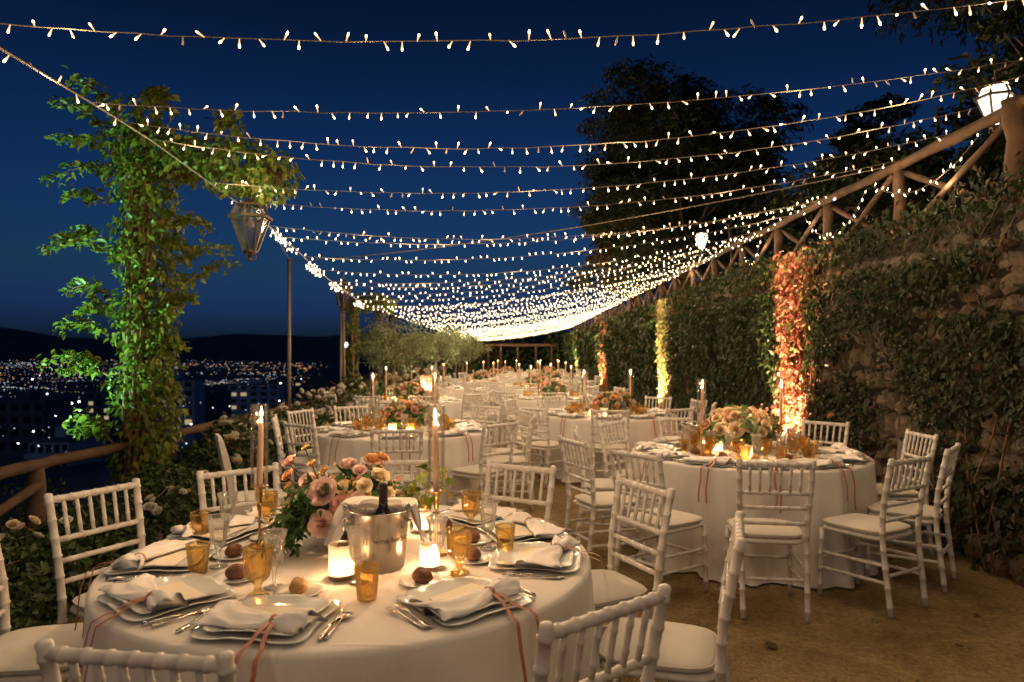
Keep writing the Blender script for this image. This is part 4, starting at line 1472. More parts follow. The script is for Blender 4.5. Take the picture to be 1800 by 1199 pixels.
for s, mm in ((1, 'bread_dark'), (2, 'bread_dark'), (3, 'bread_gold')):
    b_ = bread(s); b_.materials.append(MATS[mm]); BREAD.append(b_)
CARD = MB().box((-.052, -.095, 0), (.052, .095, .0016)).mesh('menu_card', False)
def napkin_mesh(seed):
    """napkin gathered by a ribbon at t=.7, lying along x"""
    g = random.Random(seed)
    nt, ns = 30, 28
    V = []
    for i in range(nt):
        t = i / (nt - 1)
        x = (t - .62) * .29
        if t < .7:
            u = (.7 - t) / .7
            w = .019 + .058 * u ** .75
            h = .030 - .012 * u
        else:
            u = (t - .7) / .3
            w = .019 + .030 * u ** .7
            h = .030 + .012 * math.sin(u * 2.4)
        sk = .010 * math.sin(t * 5 + seed)
        for k in range(ns):
            a = 2 * math.pi * k / ns
            c, s = math.cos(a), math.sin(a)
            yy = w * c + sk
            zz = h * (max(s, 0) ** .8) * (1 + .0 * c)
            fold = .38 * math.sin(5 * a + 3 * math.sin(t * 6 + seed) + seed) * abs(u) ** .5
            fold2 = .16 * math.sin(11 * a + t * 9 + seed * 2)
            zz *= 1 + (fold + fold2) * .9
            yy *= 1 + .10 * math.sin(t * 14 + seed) * u
            xx = x + (.018 * math.sin(3 * a + seed) if i in (0, nt - 1) else 0) + .012 * math.sin(2 * a + seed) * u
            V.append((xx, yy, max(zz, 0) + .001 * (s > 0)))
    F = []
    for i in range(nt - 1):
        for k in range(ns):
            k2 = (k + 1) % ns
            F.append((i * ns + k, i * ns + k2, (i + 1) * ns + k2, (i + 1) * ns + k))
    F.append(tuple(range(ns - 1, -1, -1)))
    F.append(tuple((nt - 1) * ns + k for k in range(ns)))
    return MB().add(V, F).mesh('napkin')
NAPKINS = [napkin_mesh(s) for s in range(4)]
def strip(mb, pts, w, wd):
    """flat ribbon along pts; wd = width direction"""
    wd = Vector(wd).normalized() * w / 2
    v = []
    for p in pts:
        p = Vector(p)
        v += [p - wd, p + wd]
    mb.add(v, [(2 * i, 2 * i + 1, 2 * i + 3, 2 * i + 2) for i in range(len(pts) - 1)])
    return mb
def ribbon_mesh(seed, rset, zoff):
    """band round the napkin tie at origin, two tails running outwards (-y) over the rim"""
    g = random.Random(seed)
    mb = MB()
    band = [(0, .024 * math.cos(a), max(.036 * math.sin(a), -.001)) for a in np.linspace(-.05, math.pi + .05, 14)]
    strip(mb, band, .013, (1, 0, 0))
    edge = (RT + .004) - rset
    for k, dx in enumerate((-.014, .016)):
        ex = dx * 1.6 + g.uniform(-.02, .02)
        ln = g.uniform(.20, .34)
        path = [(dx * .4, -.020, .020), (dx * .7, -.06, .012), (dx, -(edge * .62), .006 - zoff * .5), (ex, -(edge - .02), .005 - zoff), (ex, -(edge + .006), -.010 - zoff), (ex * 1.05, -(edge + .014), -.05 - zoff)]
        for q in range(1, 7):
            path.append((ex + .005 * math.sin(q * .8 + k + seed), -(edge + .018 + .004 * q), -.05 - zoff - ln * q / 6))
        # smooth the path
        pp = []
        for i in range(len(path) - 1):
            pp += [Vector(path[i]).lerp(Vector(path[i + 1]), t) for t in (0, .5)]
        pp.append(Vector(path[-1]))
        strip(mb, pp, .012, (1, 0, 0))
    return mb.mesh('ribbon')
def fork_mesh():
    mb = MB()
    hw = [(-.10, .0085), (-.085, .0095), (-.04, .005), (0, .0032), (.035, .0034), (.05, .009), (.06, .0105)]
    v = []
    for y, w in hw:
        z = .004 + .006 * math.exp(-((y - .045) / .03) ** 2) 
        v += [(-w, y, z), (w, y, z), (w * .8, y, z + .0028), (-w * .8, y, z + .0028)]
    f = []
    for i in range(len(hw) - 1):
        for k in range(4):
            k2 = (k + 1) % 4
            f.append((i * 4 + k, i * 4 + k2, i * 4 + 4 + k2, i * 4 + 4 + k))
    f += [(3, 2, 1, 0), tuple(range(len(v) - 4, len(v)))]
    mb.add(v, f)
    for k in range(4):
        x = (k - 1.5) * .0062
        mb.tube([(x, .058, .0105), (x, .08, .008), (x, .104, .010)], [.0019, .0017, .0008], 5)
    return mb.mesh('fork')
def spoon_mesh():
    mb = MB()
    mb.tube([(0, -.10, .005), (0, -.08, .005), (0, -.04, .006), (0, .03, .009)], [.0075, .006, .0035, .003], 8)
    mb.lathe([(.001, .002), (.012, .004), (.019, .009), (.0195, .010), (.012, .006), (.001, .004)], 16, lambda a, i, r, z: (1 + .3 * abs(math.sin(a)), 0), (0, .055, 0))
    return mb.mesh('spoon')
def knife_mesh():
    mb = MB()
    mb.tube([(0, -.115, .006), (0, -.10, .006), (0, -.04, .006), (0, -.005, .006)], [.006, .0075, .0055, .0045], 8)
    v = [(-.0045, -.005, .004), (.0045, -.005, .004), (.009, .05, .004), (.006, .10, .004), (-.004, .112, .004), (-.0045, .05, .004)]
    v += [(x, y, .0062) for x, y, z in v]
    mb.add(v, [(5, 4, 3, 2, 1, 0), (6, 7, 8, 9, 10, 11)] + [(k, (k + 1) % 6, 6 + (k + 1) % 6, 6 + k) for k in range(6)])
    return mb.mesh('knife')
FORK, SPOON, KNIFE = fork_mesh(), spoon_mesh(), knife_mesh()
def ribbed(n, d, z0, z1):
    return lambda a, i, r, z: (1 + d * abs(math.sin(n * a / 2)) * (1 if z0 < z < z1 else 0), 0)
def wine_glass():
    pr = [(.001, .002), (.033, .002), (.034, .004), (.015, .008), (.007, .015), (.0065, .05), (.010, .066), (.017, .074), (.026, .084), (.029, .10), (.031, .13), (.036, .165), (.042, .188), (.0405, .188), (.034, .165), (.0285, .13), (.0265, .10), (.021, .086), (.001, .080)]
    return MB().lathe(pr, 60, ribbed(12, -.08, .075, .17)).mesh('wine_glass')
def goblet():
    pr = [(.001, .002), (.034, .002), (.036, .005), (.030, .010), (.012, .020), (.010, .035), (.014, .046), (.026, .054), (.036, .066), (.040, .085), (.0415, .11), (.043, .138), (.0445, .152), (.0425, .152), (.041, .138), (.0385, .11), (.037, .085), (.032, .068), (.001, .058)]
    return MB().lathe(pr, 56, ribbed(14, -.08, .05, .14)).mesh('goblet')
def tumbler():
    pr = [(.001, .003), (.028, .002), (.031, .005), (.032, .02), (.035, .055), (.039, .095), (.041, .108), (.039, .108), (.037, .095), (.033, .055), (.029, .014), (.001, .012)]
    return MB().lathe(pr, 64, ribbed(16, -.08, .01, .095)).mesh('tumbler')
WINE, GOBLET, TUMBLER = wine_glass(), goblet(), tumbler()
# candles
STICK_H = 0.245
def stick_parts():
    base = MB().lathe([(.001, 0), (.042, 0), (.044, .006), (.040, .011), (.016, .016), (.007, .024), (.001, .024)], 28).mesh('base')
    stem = MB().lathe([(.005, .020), (.0048, .10), (.0055, .145), (.0085, .160), (.006, .165), (.0055, .18), (.001, .18)], 14).mesh('stem')
    cup = MB().lathe([(.005, .172), (.010, .180), (.0115, .21), (.0135, .238), (.034, .241), (.036, .245), (.034, .247), (.012, .245), (.001, .24)], 24).mesh('cup')
    return base, stem, cup
ST_B, ST_S, ST_C = stick_parts()
def taper(h):
    return MB().lathe([(.0125, 0), (.0118, h * .5), (.0098, h * .93), (.0082, h * .985), (.005, h), (.001, h - .002)], 18).mesh('wax')
TAPERS = {h: taper(h) for h in (.27, .24, .22, .29)}
WICK = MB().tube([(0, 0, -.004), (.0006, 0, .008)], .0011, 5).mesh('wick')
FLAME = MB().lathe([(.0006, 0), (.0045, .005), (.0068, .013), (.0062, .022), (.0035, .034), (.0004, .046)], 8).mesh('flame')
CHIM = MB().lathe([(.0335, 0), (.0335, .12), (.0335, .30), (.0345, .302), (.0325, .302), (.0318, .12), (.0318, 0)], 32).mesh('glass_chimney')
VOT_G = MB().lathe([(.001, .002), (.036, .001), (.040, .006), (.040, .09), (.0405, .10), (.0385, .10), (.0375, .09), (.0375, .010), (.001, .008)], 36, ribbed(30, -.02, .008, .088)).mesh('glass')
VOT_W = MB().lathe([(.001, .010), (.036, .010), (.036, .018), (.030, .020), (.001, .019)], 24).mesh('wax')
def candle(x, y, z, where, h=.27, cool=False, short=False):
    s = 1.0
    e = empty('candlestick', (x, y, z))
    for nme, me in (('base', ST_B), ('stem', ST_S), ('cup', ST_C)):
        mk(nme, me, 'gold', e)
    tag(e, 'slim brass candlestick ' + where, 'candlestick')
    c = empty('taper_candle', (x, y, z + .246))
    c.rotation_euler = (random.Random(int(x * 1000)).uniform(-.03, .03), random.Random(int(y * 999)).uniform(-.03, .03), 0)
    mk('wax', TAPERS[h], 'wax', c)
    mk('wick', WICK, 'wick', c, (0, 0, h))
    mk('flame', FLAME, 'flame', c, (0, 0, h + .004))
    glow(c, (0, 0, h + .026), W_TAPER * (1.0 if y < 7.5 else .6), C_FLAME, .010)
    tag(c, 'lit peach taper candle ' + where, 'candle')
    tag(mk('glass_chimney', CHIM, 'chimney_glass', None, (x, y, z + .249), None, (1, 1, (h + .055) / .302)), 'glass candle chimney ' + where, 'chimney')
def votive(x, y, z, where, sc=1.0, tall=1.0):
    e = empty('votive_candle', (x, y, z), (x * 7) % 6)
    e.scale = (sc, sc, sc * tall)
    mk('glass', VOT_G, 'frosted_glass', e)
    mk('wax', VOT_W, 'white_wax', e)
    mk('flame', FLAME, 'flame', e, (0, 0, .021), None, (.8, .8, .7))
    glow(e, (0, 0, .040), W_VOTIVE, C_FLAME, .009)
    return tag(e, 'glowing votive candle ' + where, 'votive candle')

# flowers
def bouquet(x, y, z, rx, rz, flowers, nleaf, where, seed, lsize=.07, spray=True, sprigs=()):
    """flowers: list of (mesh list, radius, dx, dy, dz) relative to the bowl"""
    global RNG
    RNG = np.random.default_rng(800 + seed)
    g = random.Random(seed)
    e = empty('flower_arrangement', (x, y, z))
    mk('bowl', MB().lathe([(.001, 0), (.05, 0), (.06, .01), (.085, .06), (.088, .085), (.08, .085), (.001, .07)], 24).mesh('bowl'), 'gold', e)
    n = nleaf
    d = rdir(n)
    d[:, 2] = d[:, 2] * .8 + .15
    rr = (.35 + .65 * RNG.random(n) ** .6)[:, None]
    P = np.array([0, 0, rz * .95]) + d * rr * np.array([rx, rx * .85, rz]) * (1 + .15 * np.sin(d[:, :1] * 7 + seed))
    P[:, 2] = np.maximum(P[:, 2], .015)
    N = unit(d + np.array([0, -.2, .5]) + .5 * RNG.normal(size=(n, 3)))
    T = d + np.array([0, 0, -.2]) + .6 * RNG.normal(size=(n, 3))
    f = mk('foliage', leaves('foliage', P, N, T, lsize * (.5 + .8 * RNG.random(n)), wid=.55, fine=True), 'bouquet_leaf', e)
    f['kind'] = 'stuff'
    if seed == 1:
        # greenery trailing down to the cloth on the left
        m_ = 420
        tt = RNG.random(m_)
        Pp = np.stack([-.10 - .12 * tt + RNG.normal(size=m_) * .035, -.20 - .04 * tt + RNG.normal(size=m_) * .04, .22 * (1 - tt) + .02 + RNG.random(m_) * .05], -1)
        tf = mk('trailing_greenery', leaves('trailing_greenery', Pp, unit(RNG.normal(size=(m_, 3)) * .6 + np.array([-.3, -.5, .5])), RNG.normal(size=(m_, 3)) * .6 + np.array([-.3, -.3, -.7]), .045 * (.5 + .8 * RNG.random(m_)), wid=.5, fine=True), 'bouquet_leaf', e)
        tf['kind'] = 'stuff'
    if spray:
        # clusters of tiny filler blossoms
        Ps = []
        for k in range(5):
            a = g.uniform(0, 6.28)
            c = np.array([math.cos(a) * rx * .55, math.sin(a) * rx * .45 - .03, rz * (1.35 + .35 * g.random())])
            Ps.append(c + RNG.normal(size=(70, 3)) * np.array([.038, .038, .028]))
        Ps = np.concatenate(Ps)
        f2 = mk('filler_blossom', leaves('filler_blossom', Ps, rdir(len(Ps)), rdir(len(Ps)), .024 * (.6 + .8 * RNG.random(len(Ps))), wid=.9), 'filler_flower', e)
        f2['kind'] = 'stuff'
    stems = MB()
    for ms, r, dx, dy, dz in flowers:
        d = Vector((dx, dy, dz - rz * .55))
        d = d.normalized() + Vector((0, -.25, .15))
        q = d.to_track_quat('Z', 'Y').to_euler()
        nm = 'ranunculus' if ms in BALL.values() else 'rose'
        mk(nm, ms[g.randrange(2)], None, e, (dx, dy, dz), q, (r, r, r * g.uniform(.85, 1.05)))
        stems.tube([(dx * .2, dy * .2, .05), (dx * .7, dy * .7, dz * .6), (dx, dy, dz - r * .3)], .0025, 4, False)
    for (dx, dy, dz, k) in sprigs:
        stems.tube([(0, 0, .06), (dx * .6, dy * .6, dz * .75), (dx, dy, dz)], .002, 4, False)
        m_ = 16
        Pp = np.array([dx, dy, dz]) + RNG.normal(size=(m_, 3)) * .035
        lf = mk('sprig', leaves('sprig', Pp, unit(RNG.normal(size=(m_, 3)) * .5 + np.array([0, -.3, .8])), RNG.normal(size=(m_, 3)) + np.array([.6, 0, -.2]), .05 * (.6 + .6 * RNG.random(m_)), wid=.6, fine=True), 'vine_leaf', e)
        lf['kind'] = 'stuff'
    mk('stems', stems.mesh('stems'), 'bouquet_leaf', e)['kind'] = 'stuff'
    return tag(e, where, 'flowers')
def random_flowers(seed, n, rx, rz, palette, r=.036):
    g = random.Random(seed)
    out = []
    tries = 0
    while len(out) < n and tries < 2000:
        tries += 1
        a, b = g.uniform(0, 6.28), g.uniform(.05, 1.45)
        c = Vector((math.cos(a) * math.cos(b) * rx, math.sin(a) * math.cos(b) * rx * .85, rz * .85 + math.sin(b) * rz * .95))
        rr = r * g.uniform(.75, 1.2)
        if any((c - Vector(o[2:])).length < (rr + o[1]) * .8 for o in out):
            continue
        out.append((g.choice(palette), rr, c.x, c.y, c.z))
    return out

# ---- one place setting --------------------------------------------------
def setting(tx, ty, ang, where, seed, rset=.70, cutlery=True, glasses=True, roll=True, simple=False):
    g = random.Random(seed)
    a = R(ang)
    ux, uy = -math.sin(a), math.cos(a)          # to the left when facing the centre is +u? (tangent, counter-clockwise)
    vx, vy = -math.cos(a), -math.sin(a)         # towards the centre
    # sitting guest faces the centre: right-hand side is v x z
    rx_, ry_ = vy, -vx
    cx, cy = tx + rset * math.cos(a), ty + rset * math.sin(a)
    rz = a + math.pi / 2 + g.uniform(-.06, .06)
    def w(u, v, z=0.0):
        return (cx + rx_ * u + vx * v, cy + ry_ * u + vy * v, ZT + .0015 + z)
    tag(mk('charger_plate', CHARGER, 'porcelain', None, w(0, 0), rz), 'large square white charger plate ' + where, 'plate')
    tag(mk('dinner_plate', PLATE, 'porcelain', None, w(0, .004, .0095), rz + g.uniform(-.05, .05)), 'smaller square plate on the charger ' + where, 'plate')
    if not simple:
        tag(mk('menu_card', CARD, 'card', None, w(.01, .022, .0165), rz + math.pi / 2 + g.uniform(-.2, .2)), 'cream menu card on the plate ' + where, 'card')
    flip = 1
    nrz = rz + g.uniform(-.30, .30) + (math.pi if flip < 0 else 0)
    nv = -.062
    nap = mk('napkin', NAPKINS[seed % 4], 'napkin_cloth', None, w(.03, nv, .025), nrz, (1.08, 1.12, .78))
    rb = mk('ribbon', ribbon_mesh(seed, rset - nv, .024), 'ribbon', nap)
    rb.location = ((.7 - .62) * .29, .010 * math.sin(.7 * 5 + seed % 4), 0)
    rb.rotation_euler = (0, 0, rz - nrz)
    tag(nap, 'white napkin tied with a terracotta ribbon ' + where, 'napkin')
    if cutlery:
        for nme, me, u, lab in (('fork', FORK, -.186, 'inner silver fork'), ('fork', FORK, -.210, 'outer silver fork'), ('knife', KNIFE, .187, 'silver knife'), ('spoon', SPOON, .210, 'silver spoon')):
            tag(mk(nme, me, 'silver', None, w(u + g.uniform(-.004, .004), g.uniform(-.03, .01)), rz + g.uniform(-.10, .10)), lab + ' ' + where, nme)
    if roll:
        p = w(-.02 + g.uniform(-.02, .02), .235)
        tag(mk('side_plate', SIDEPLATE, 'porcelain', None, p), 'small round side plate ' + where, 'plate')
        k = 2 if seed % 5 == 0 else seed % 2
        tag(mk('bread_roll', BREAD[k], None, None, (p[0], p[1], p[2] + .0045), g.uniform(0, 6)), ('golden' if k == 2 else 'dark') + ' bread roll ' + where, 'bread')
    if glasses:
        for nme, me, mm, u, v, lab, cat in (('tumbler', TUMBLER, 'amber_glass', .155, .225, 'amber ribbed tumbler', 'glass'), ('goblet', GOBLET, 'amber_glass', .085, .30, 'amber footed goblet', 'goblet'), ('wine_glass', WINE, 'clear_glass', .01, .345, 'clear crystal wine glass', 'wine glass')):
            tag(mk(nme, me, mm, None, w(u + g.uniform(-.015, .015), v + g.uniform(-.015, .015)), g.uniform(0, 6)), lab + ' ' + where, cat)

SEATN = ['front centre', 'front right', 'right side', 'rear right', 'back right', 'back centre', 'back left', 'rear left', 'left side', 'front left']
TN = {1: 'the nearest table', 2: 'the right-hand table', 3: 'the left middle table', 4: 'the rear right table'}
T = {1: (-0.60, 2.66), 2: (1.86, 5.42), 3: (-1.13, 7.1), 4: (1.24, 9.0)}
round_table(*T[1], 'nearest round table under a long ivory cloth, wine bucket on top', 1)
round_table(*T[2], 'right-hand round table under ivory cloth beside the stone wall', 2)
round_table(*T[3], 'left middle round table under ivory cloth by the rose hedge', 3)
round_table(*T[4], 'round ivory table behind the right-hand one, before the yellow column', 4)

# chairs: (angle, seat radius, twist)
CHAIRS = {
    1: [(-98, 1.0, 0), (-50, 1.04, -2), (-8, 1.16, -10), (25, 1.08, 0), (60, 1.02, 0), (93, 1.05, 0), (130, 1.05, 4), (162, 1.12, -8), (190, 1.12, 0), (226, 1.16, 0)],
    2: [(-104, 1.28, 6), (-72, 1.20, 12), (-41, 1.12, 0), (-3, 1.08, 0), (40, 1.06, 0), (100, 1.02, 0), (138, 1.0, 0), (171, 1.08, 3), (199, 1.24, 4), (228, 1.32, -10)],
    3: [(-83, 1.22, 0), (-44, 1.16, 0), (-10, 1.1, 5), (20, 1.1, 0), (54, 1.12, 0), (90, 1.1, 0), (126, 1.1, 0), (158, 1.05, 0), (196, 1.0, 0), (234, 1.02, 0)],
    4: [(-96, 1.12, 0), (-60, 1.1, 0), (-20, 1.1, 0), (12, 1.06, 0), (48, 1.08, 0), (86, 1.1, 0), (120, 1.1, 0), (158, 1.1, 0), (194, 1.15, 0), (226, 1.2, 5)],
}
for t in (1, 2, 3, 4):
    for k, (a, r, tw) in enumerate(CHAIRS[t]):
        chair(*T[t], a, 'white wooden banquet chair at the %s of %s' % (SEATN[k], TN[t]), r, tw, group='banquet chairs round ' + TN[t])
SETS = {1: [-98, -50, -8, 24, 52, 93, 130, 157, 190, 226], 2: [-100, -67, -36, -3, 36, 90, 130, 166, 200, 232]}
for k, a in enumerate(SETS[1]):
    setting(*T[1], a, 'at the %s of %s' % (SEATN[k], TN[1]), 10 + k, .70, True, False, True)
for k, a in enumerate(SETS[2]):
    setting(*T[2], a, 'at the %s of %s' % (SEATN[k], TN[2]), 30 + k, .70, k in (0, 1, 2, 8, 9), True, True)
for t in (3, 4):
    for k, (a, r, tw) in enumerate(CHAIRS[t]):
        setting(*T[t], a, 'at the %s of %s' % (SEATN[k], TN[t]), 50 + 10 * t + k, .70, False, True, k % 2 == 0, True)

# glasses on the nearest table, where the picture shows them
def on1(px, py):
    Y = (EYE - ZT) * FPX / (py - 625.0)
    return ((px - 900) / FPX * Y, Y, ZT + .0015)
for k, (kind, px, py, lab) in enumerate((
        ('goblet', 453, 1052, 'amber footed goblet at the front of the nearest table, left of the votive'),
        ('goblet', 807, 1010, 'amber footed goblet right of the small votive on the nearest table'),
        ('goblet', 828, 928, 'amber footed goblet behind the right candle on the nearest table'),
        ('goblet', 470, 930, 'amber footed goblet behind the left candle on the nearest table'),
        ('tumbler', 645, 1055, 'amber ribbed tumbler in front of the wine bucket'),
        ('tumbler', 888, 973, 'amber ribbed tumbler beside the right plates of the nearest table'),
        ('tumbler', 348, 1010, 'amber ribbed tumbler beside the golden bread roll'),
        ('tumbler', 352, 946, 'amber ribbed tumbler before the rear left plate of the nearest table'),
        ('tumbler', 744, 918, 'amber ribbed tumbler behind the wine bucket'),
        ('wine_glass', 482, 1034, 'crystal wine glass under the left taper candle'),
        ('wine_glass', 384, 998, 'crystal wine glass left of the left brass candlestick'),
        ('wine_glass', 630, 1026, 'crystal wine glass standing before the wine bucket'),
        ('wine_glass', 768, 1000, 'crystal wine glass under the right taper candle'),
        ('wine_glass', 858, 966, 'crystal wine glass left of the right amber tumbler'),
        ('wine_glass', 400, 945, 'crystal wine glass before the rear left chair of the nearest table'),
        ('wine_glass', 742, 902, 'crystal wine glass at the back of the nearest table'))):
    me, mm, cat = {'goblet': (GOBLET, 'amber_glass', 'goblet'), 'tumbler': (TUMBLER, 'amber_glass', 'glass'), 'wine_glass': (WINE, 'clear_glass', 'wine glass')}[kind]
    tag(mk(kind, me, mm, None, on1(px, py), k * 1.3, 1.06 if kind == 'goblet' else 1.0), lab, cat)

# candles on the nearest table
x, y, z = on1(767, 975); candle(x, y, z, 'right of the wine bucket on the nearest table', .27)
x, y, z = on1(456, 962); candle(x, y, z, 'left of the flowers on the nearest table', .27)
x, y, z = on1(600, 1018); votive(x, y, z, 'left of the wine bucket on the nearest table', 1.08, 1.12)
x, y, z = on1(755, 1000); votive(x, y, z, 'right of the wine bucket on the nearest table', .9, 1.0)
x, y, z = on1(742, 935); votive(x, y, z, 'behind the wine bucket on the nearest table', .9, 1.0)

# flowers on the nearest table, blossom by blossom as in the picture
BX, BY = -0.655, 2.84
def fl(ms, r, px, py, dY=0.0):
    p = at(px, py, BY + dY)
    return (ms, r, p.x - BX, p.y - BY, p.z - ZT - .001)
FL1 = [fl(ROSE['blush'], .060, 568, 866, -.24), fl(ROSE['blush'], .052, 566, 921, -.27), fl(ROSE['pink'], .052, 602, 892, -.22), fl(ROSE['pink'], .034, 510, 812, -.05), fl(ROSE['peach'], .030, 507, 836, -.1), fl(ROSE['peach'], .020, 548, 815, -.08),
       fl(BALL['peach'], .034, 655, 808, 0), fl(BALL['peach'], .030, 672, 805, .03), fl(ROSE['cream'], .042, 667, 838, -.05), fl(ROSE['cream'], .030, 682, 868, -.1), fl(ROSE['cream'], .032, 701, 873, -.02), fl(ROSE['yellow'], .024, 720, 872, .02), fl(ROSE['yellow'], .024, 642, 870, -.15), fl(ROSE['yellow'], .018, 606, 850, -.15), fl(ROSE['yellow'], .02, 628, 852, -.14),
       fl(ROSE['cream'], .026, 510, 868, -.1), fl(ROSE['cream'], .032, 505, 893, -.14), fl(ROSE['white'], .026, 500, 915, -.12), fl(ROSE['peach'], .026, 508, 855, .0), fl(ROSE['yellow'], .018, 537, 787, 0), fl(ROSE['blush'], .038, 612, 818, -.06), fl(ROSE['blush'], .030, 632, 828, -.10), fl(ROSE['blush'], .036, 540, 845, -.14), fl(ROSE['blush'], .026, 532, 890, -.20), fl(ROSE['cream'], .034, 640, 855, -.16), fl(ROSE['cream'], .028, 600, 858, -.20), fl(ROSE['blush'], .034, 628, 880, -.2), fl(ROSE['yellow'], .022, 570, 828, 0)]
bouquet(BX, BY, ZT + .001, .215, .15, FL1, 1150, 'loose pink and cream rose arrangement behind the wine bucket', 1, .058, True, ((.30, .0, .28, 0), (.36, -.03, .25, 1), (.25, -.05, .21, 2)))

# wine bucket with bottle and cloth
wx, wy, wz = on1(668, 997)
wb = empty('wine_bucket', (wx, wy, wz))
mk('bucket', MB().lathe([(.001, .0), (.084, 0), (.087, .003), (.094, .08), (.104, .17), (.108, .205), (.112, .210), (.111, .214), (.106, .212), (.101, .17), (.091, .08), (.083, .008), (.001, .006)], 56).mesh('bucket'), 'steel', wb)
for s in (-1, 1):
    k_ = MB()
    k_.tube([(s * .104, -.03, .178), (s * .120, -.032, .178)], .007, 8)
    k_.tube([(s * .121 + .0 * q, -.032 + .020 * math.sin(q), .160 + .020 * math.cos(q)) for q in np.linspace(0, 6.28, 17)], .004, 6)
    mk('handle_ring', k_.mesh('handle_ring'), 'steel', wb)
fc = bpy.data.curves.new('lettering', 'FONT')
fc.body = 'wine bucket'
fc.size = .0295
fc.align_x = 'CENTER'
fc.resolution_u = 3
fo = bpy.data.objects.new('lettering_curve', fc)
COL.objects.link(fo)
tm = bpy.data.meshes.new_from_object(fo.evaluated_get(bpy.context.evaluated_depsgraph_get()))
bpy.data.objects.remove(fo)
for v in tm.vertices:
    u, h = v.co.x, v.co.y + .108
    rr = .0868 + (h - .0) * .0985 + .0012
    an = -math.pi / 2 + .68 + u / rr
    v.co = (rr * math.cos(an), rr * math.sin(an), h)
mk('lettering', tm, 'ink', wb)
tag(wb, 'brushed steel wine bucket with dark lettering on the nearest table', 'bucket')
bt = empty('wine_bottle', (wx + .012, wy - .02, wz + .012))
bt.rotation_euler = (0.03, 0.02, 0)
mk('bottle', MB().lathe([(.001, 0), (.036, .001), (.038, .01), (.038, .155), (.034, .185), (.018, .215), (.0145, .235), (.001, .235)], 24).mesh('bottle'), 'dark_bottle', bt)
mk('capsule', MB().lathe([(.0142, .225), (.0158, .23), (.0152, .285), (.0165, .287), (.0165, .300), (.001, .301)], 20).mesh('capsule'), 'ink', bt)
tag(bt, 'dark wine bottle neck standing in the steel bucket', 'bottle')
# cloth draped round the back of the bucket rim, tails falling on both sides
nu, nv = 44, 9
V = []
for i in range(nu):
    t = i / (nu - 1)
    if t < .3:
        q = t / .3
        c = Vector((-.185, .0, .070)).lerp(Vector((-.114, .005, .218)), q ** .7); wdir = Vector((.5 - .1 * q, -.8 + .8 * q, .1 - .4 * q)); w_ = .13 - .07 * q
    elif t < .7:
        q = (t - .3) / .4
        an = math.pi * (1.02 - 1.04 * q)
        c = Vector((.108 * math.cos(an), .006 + .100 * math.sin(an), .222 + .006 * math.sin(math.pi * q * 3))); wdir = Vector((math.cos(an), math.sin(an), .12)); w_ = .062
    else:
        q = (t - .7) / .3
        c = Vector((.112, .003, .218)).lerp(Vector((.165, .0, .095)), q ** 1.3); wdir = Vector((.8 - .9 * q, -.8 * q, -.35 + .4 * q)); w_ = .06 + .03 * q
    wdir.normalize()
    for j in range(nv):
        s = j / (nv - 1) - .5
        nrm = Vector((c.x, c.y * .3, .3)).normalized()
        off = nrm * (.010 * math.sin(s * 14 + t * 5) + .006 * math.sin(s * 25 - t * 9))
        V.append(c + wdir * s * w_ + off)
F = [(i * nv + j, i * nv + j + 1, (i + 1) * nv + j + 1, (i + 1) * nv + j) for i in range(nu - 1) for j in range(nv - 1)]
o = mk('service_cloth', MB().add(V, F).mesh('service_cloth'), 'service_linen', None, (wx, wy, wz))
tag(o, 'white service cloth draped over the rim of the wine bucket', 'cloth')

# ---- the other tables' centres ---------------------------------------------
PINK = [ROSE['pink'], ROSE['pink'], ROSE['peach'], ROSE['blush'], ROSE['cream']]
CREAM = [BALL['cream'], BALL['cream'], ROSE['cream'], BALL['cream'], ROSE['peach'], ROSE['pink']]
t2 = T[2]
f2 = random_flowers(12, 34, .29, .185, CREAM[:4], .050)
f2 = [((ROSE['pink'] if (dx > .15 and dz < .24) or dx < -.22 else ms), r, dx, dy, dz) for ms, r, dx, dy, dz in f2]
bouquet(t2[0] - .04, t2[1] + .05, ZT + .001, .29, .185, f2, 750, 'cream ranunculus and pink rose arrangement on the right-hand table', 2)
x, y = at(1233, 0, 5.2).x, 5.2
candle(x, y, ZT + .001, 'left of the flowers on the right-hand table', .29)
x, y = at(1372, 0, 5.25).x, 5.25
candle(x, y, ZT + .001, 'right of the flowers on the right-hand table', .29)
votive(at(1312, 0, 5.0).x, 5.0, ZT + .001, 'before the flowers on the right-hand table', 1.1, 1.0)
votive(at(1262, 0, 5.45).x, 5.45, ZT + .001, 'left of the flowers on the right-hand table', .85, .8)
b2 = empty('wine_bucket', (at(1222, 0, 5.55).x, 5.55, ZT + .001))
mk('bucket', bpy.data.meshes['bucket'], 'steel', b2)
tag(b2, 'steel wine bucket left of the candle on the right-hand table', 'bucket')
b2n = empty('wine_bottle', (at(1222, 0, 5.55).x, 5.55, ZT + .012))
for q in ('bottle', 'capsule'):
    mk(q, bpy.data.meshes[q], None, b2n)
tag(b2n, 'dark wine bottle in the bucket on the right-hand table', 'bottle')
t3 = T[3]
bouquet(t3[0] + .02, t3[1] - .05, ZT + .001, .24, .155, random_flowers(13, 26, .24, .155, PINK + [ROSE['cream']], .045), 450, 'pink and peach rose arrangement on the left middle table', 3)
candle(at(656, 0, 7.1).x, 7.1, ZT + .001, 'left of the flowers on the left middle table', .29)
candle(at(765, 0, 7.3).x, 7.3, ZT + .001, 'right of the flowers on the left middle table', .29)
votive(at(690, 0, 6.75).x, 6.75, ZT + .001, 'before the flowers on the left middle table', 1, 1)
votive(at(722, 0, 6.75).x, 6.75, ZT + .001, 'at the right front of the left middle table', 1, 1)
t4 = T[4]
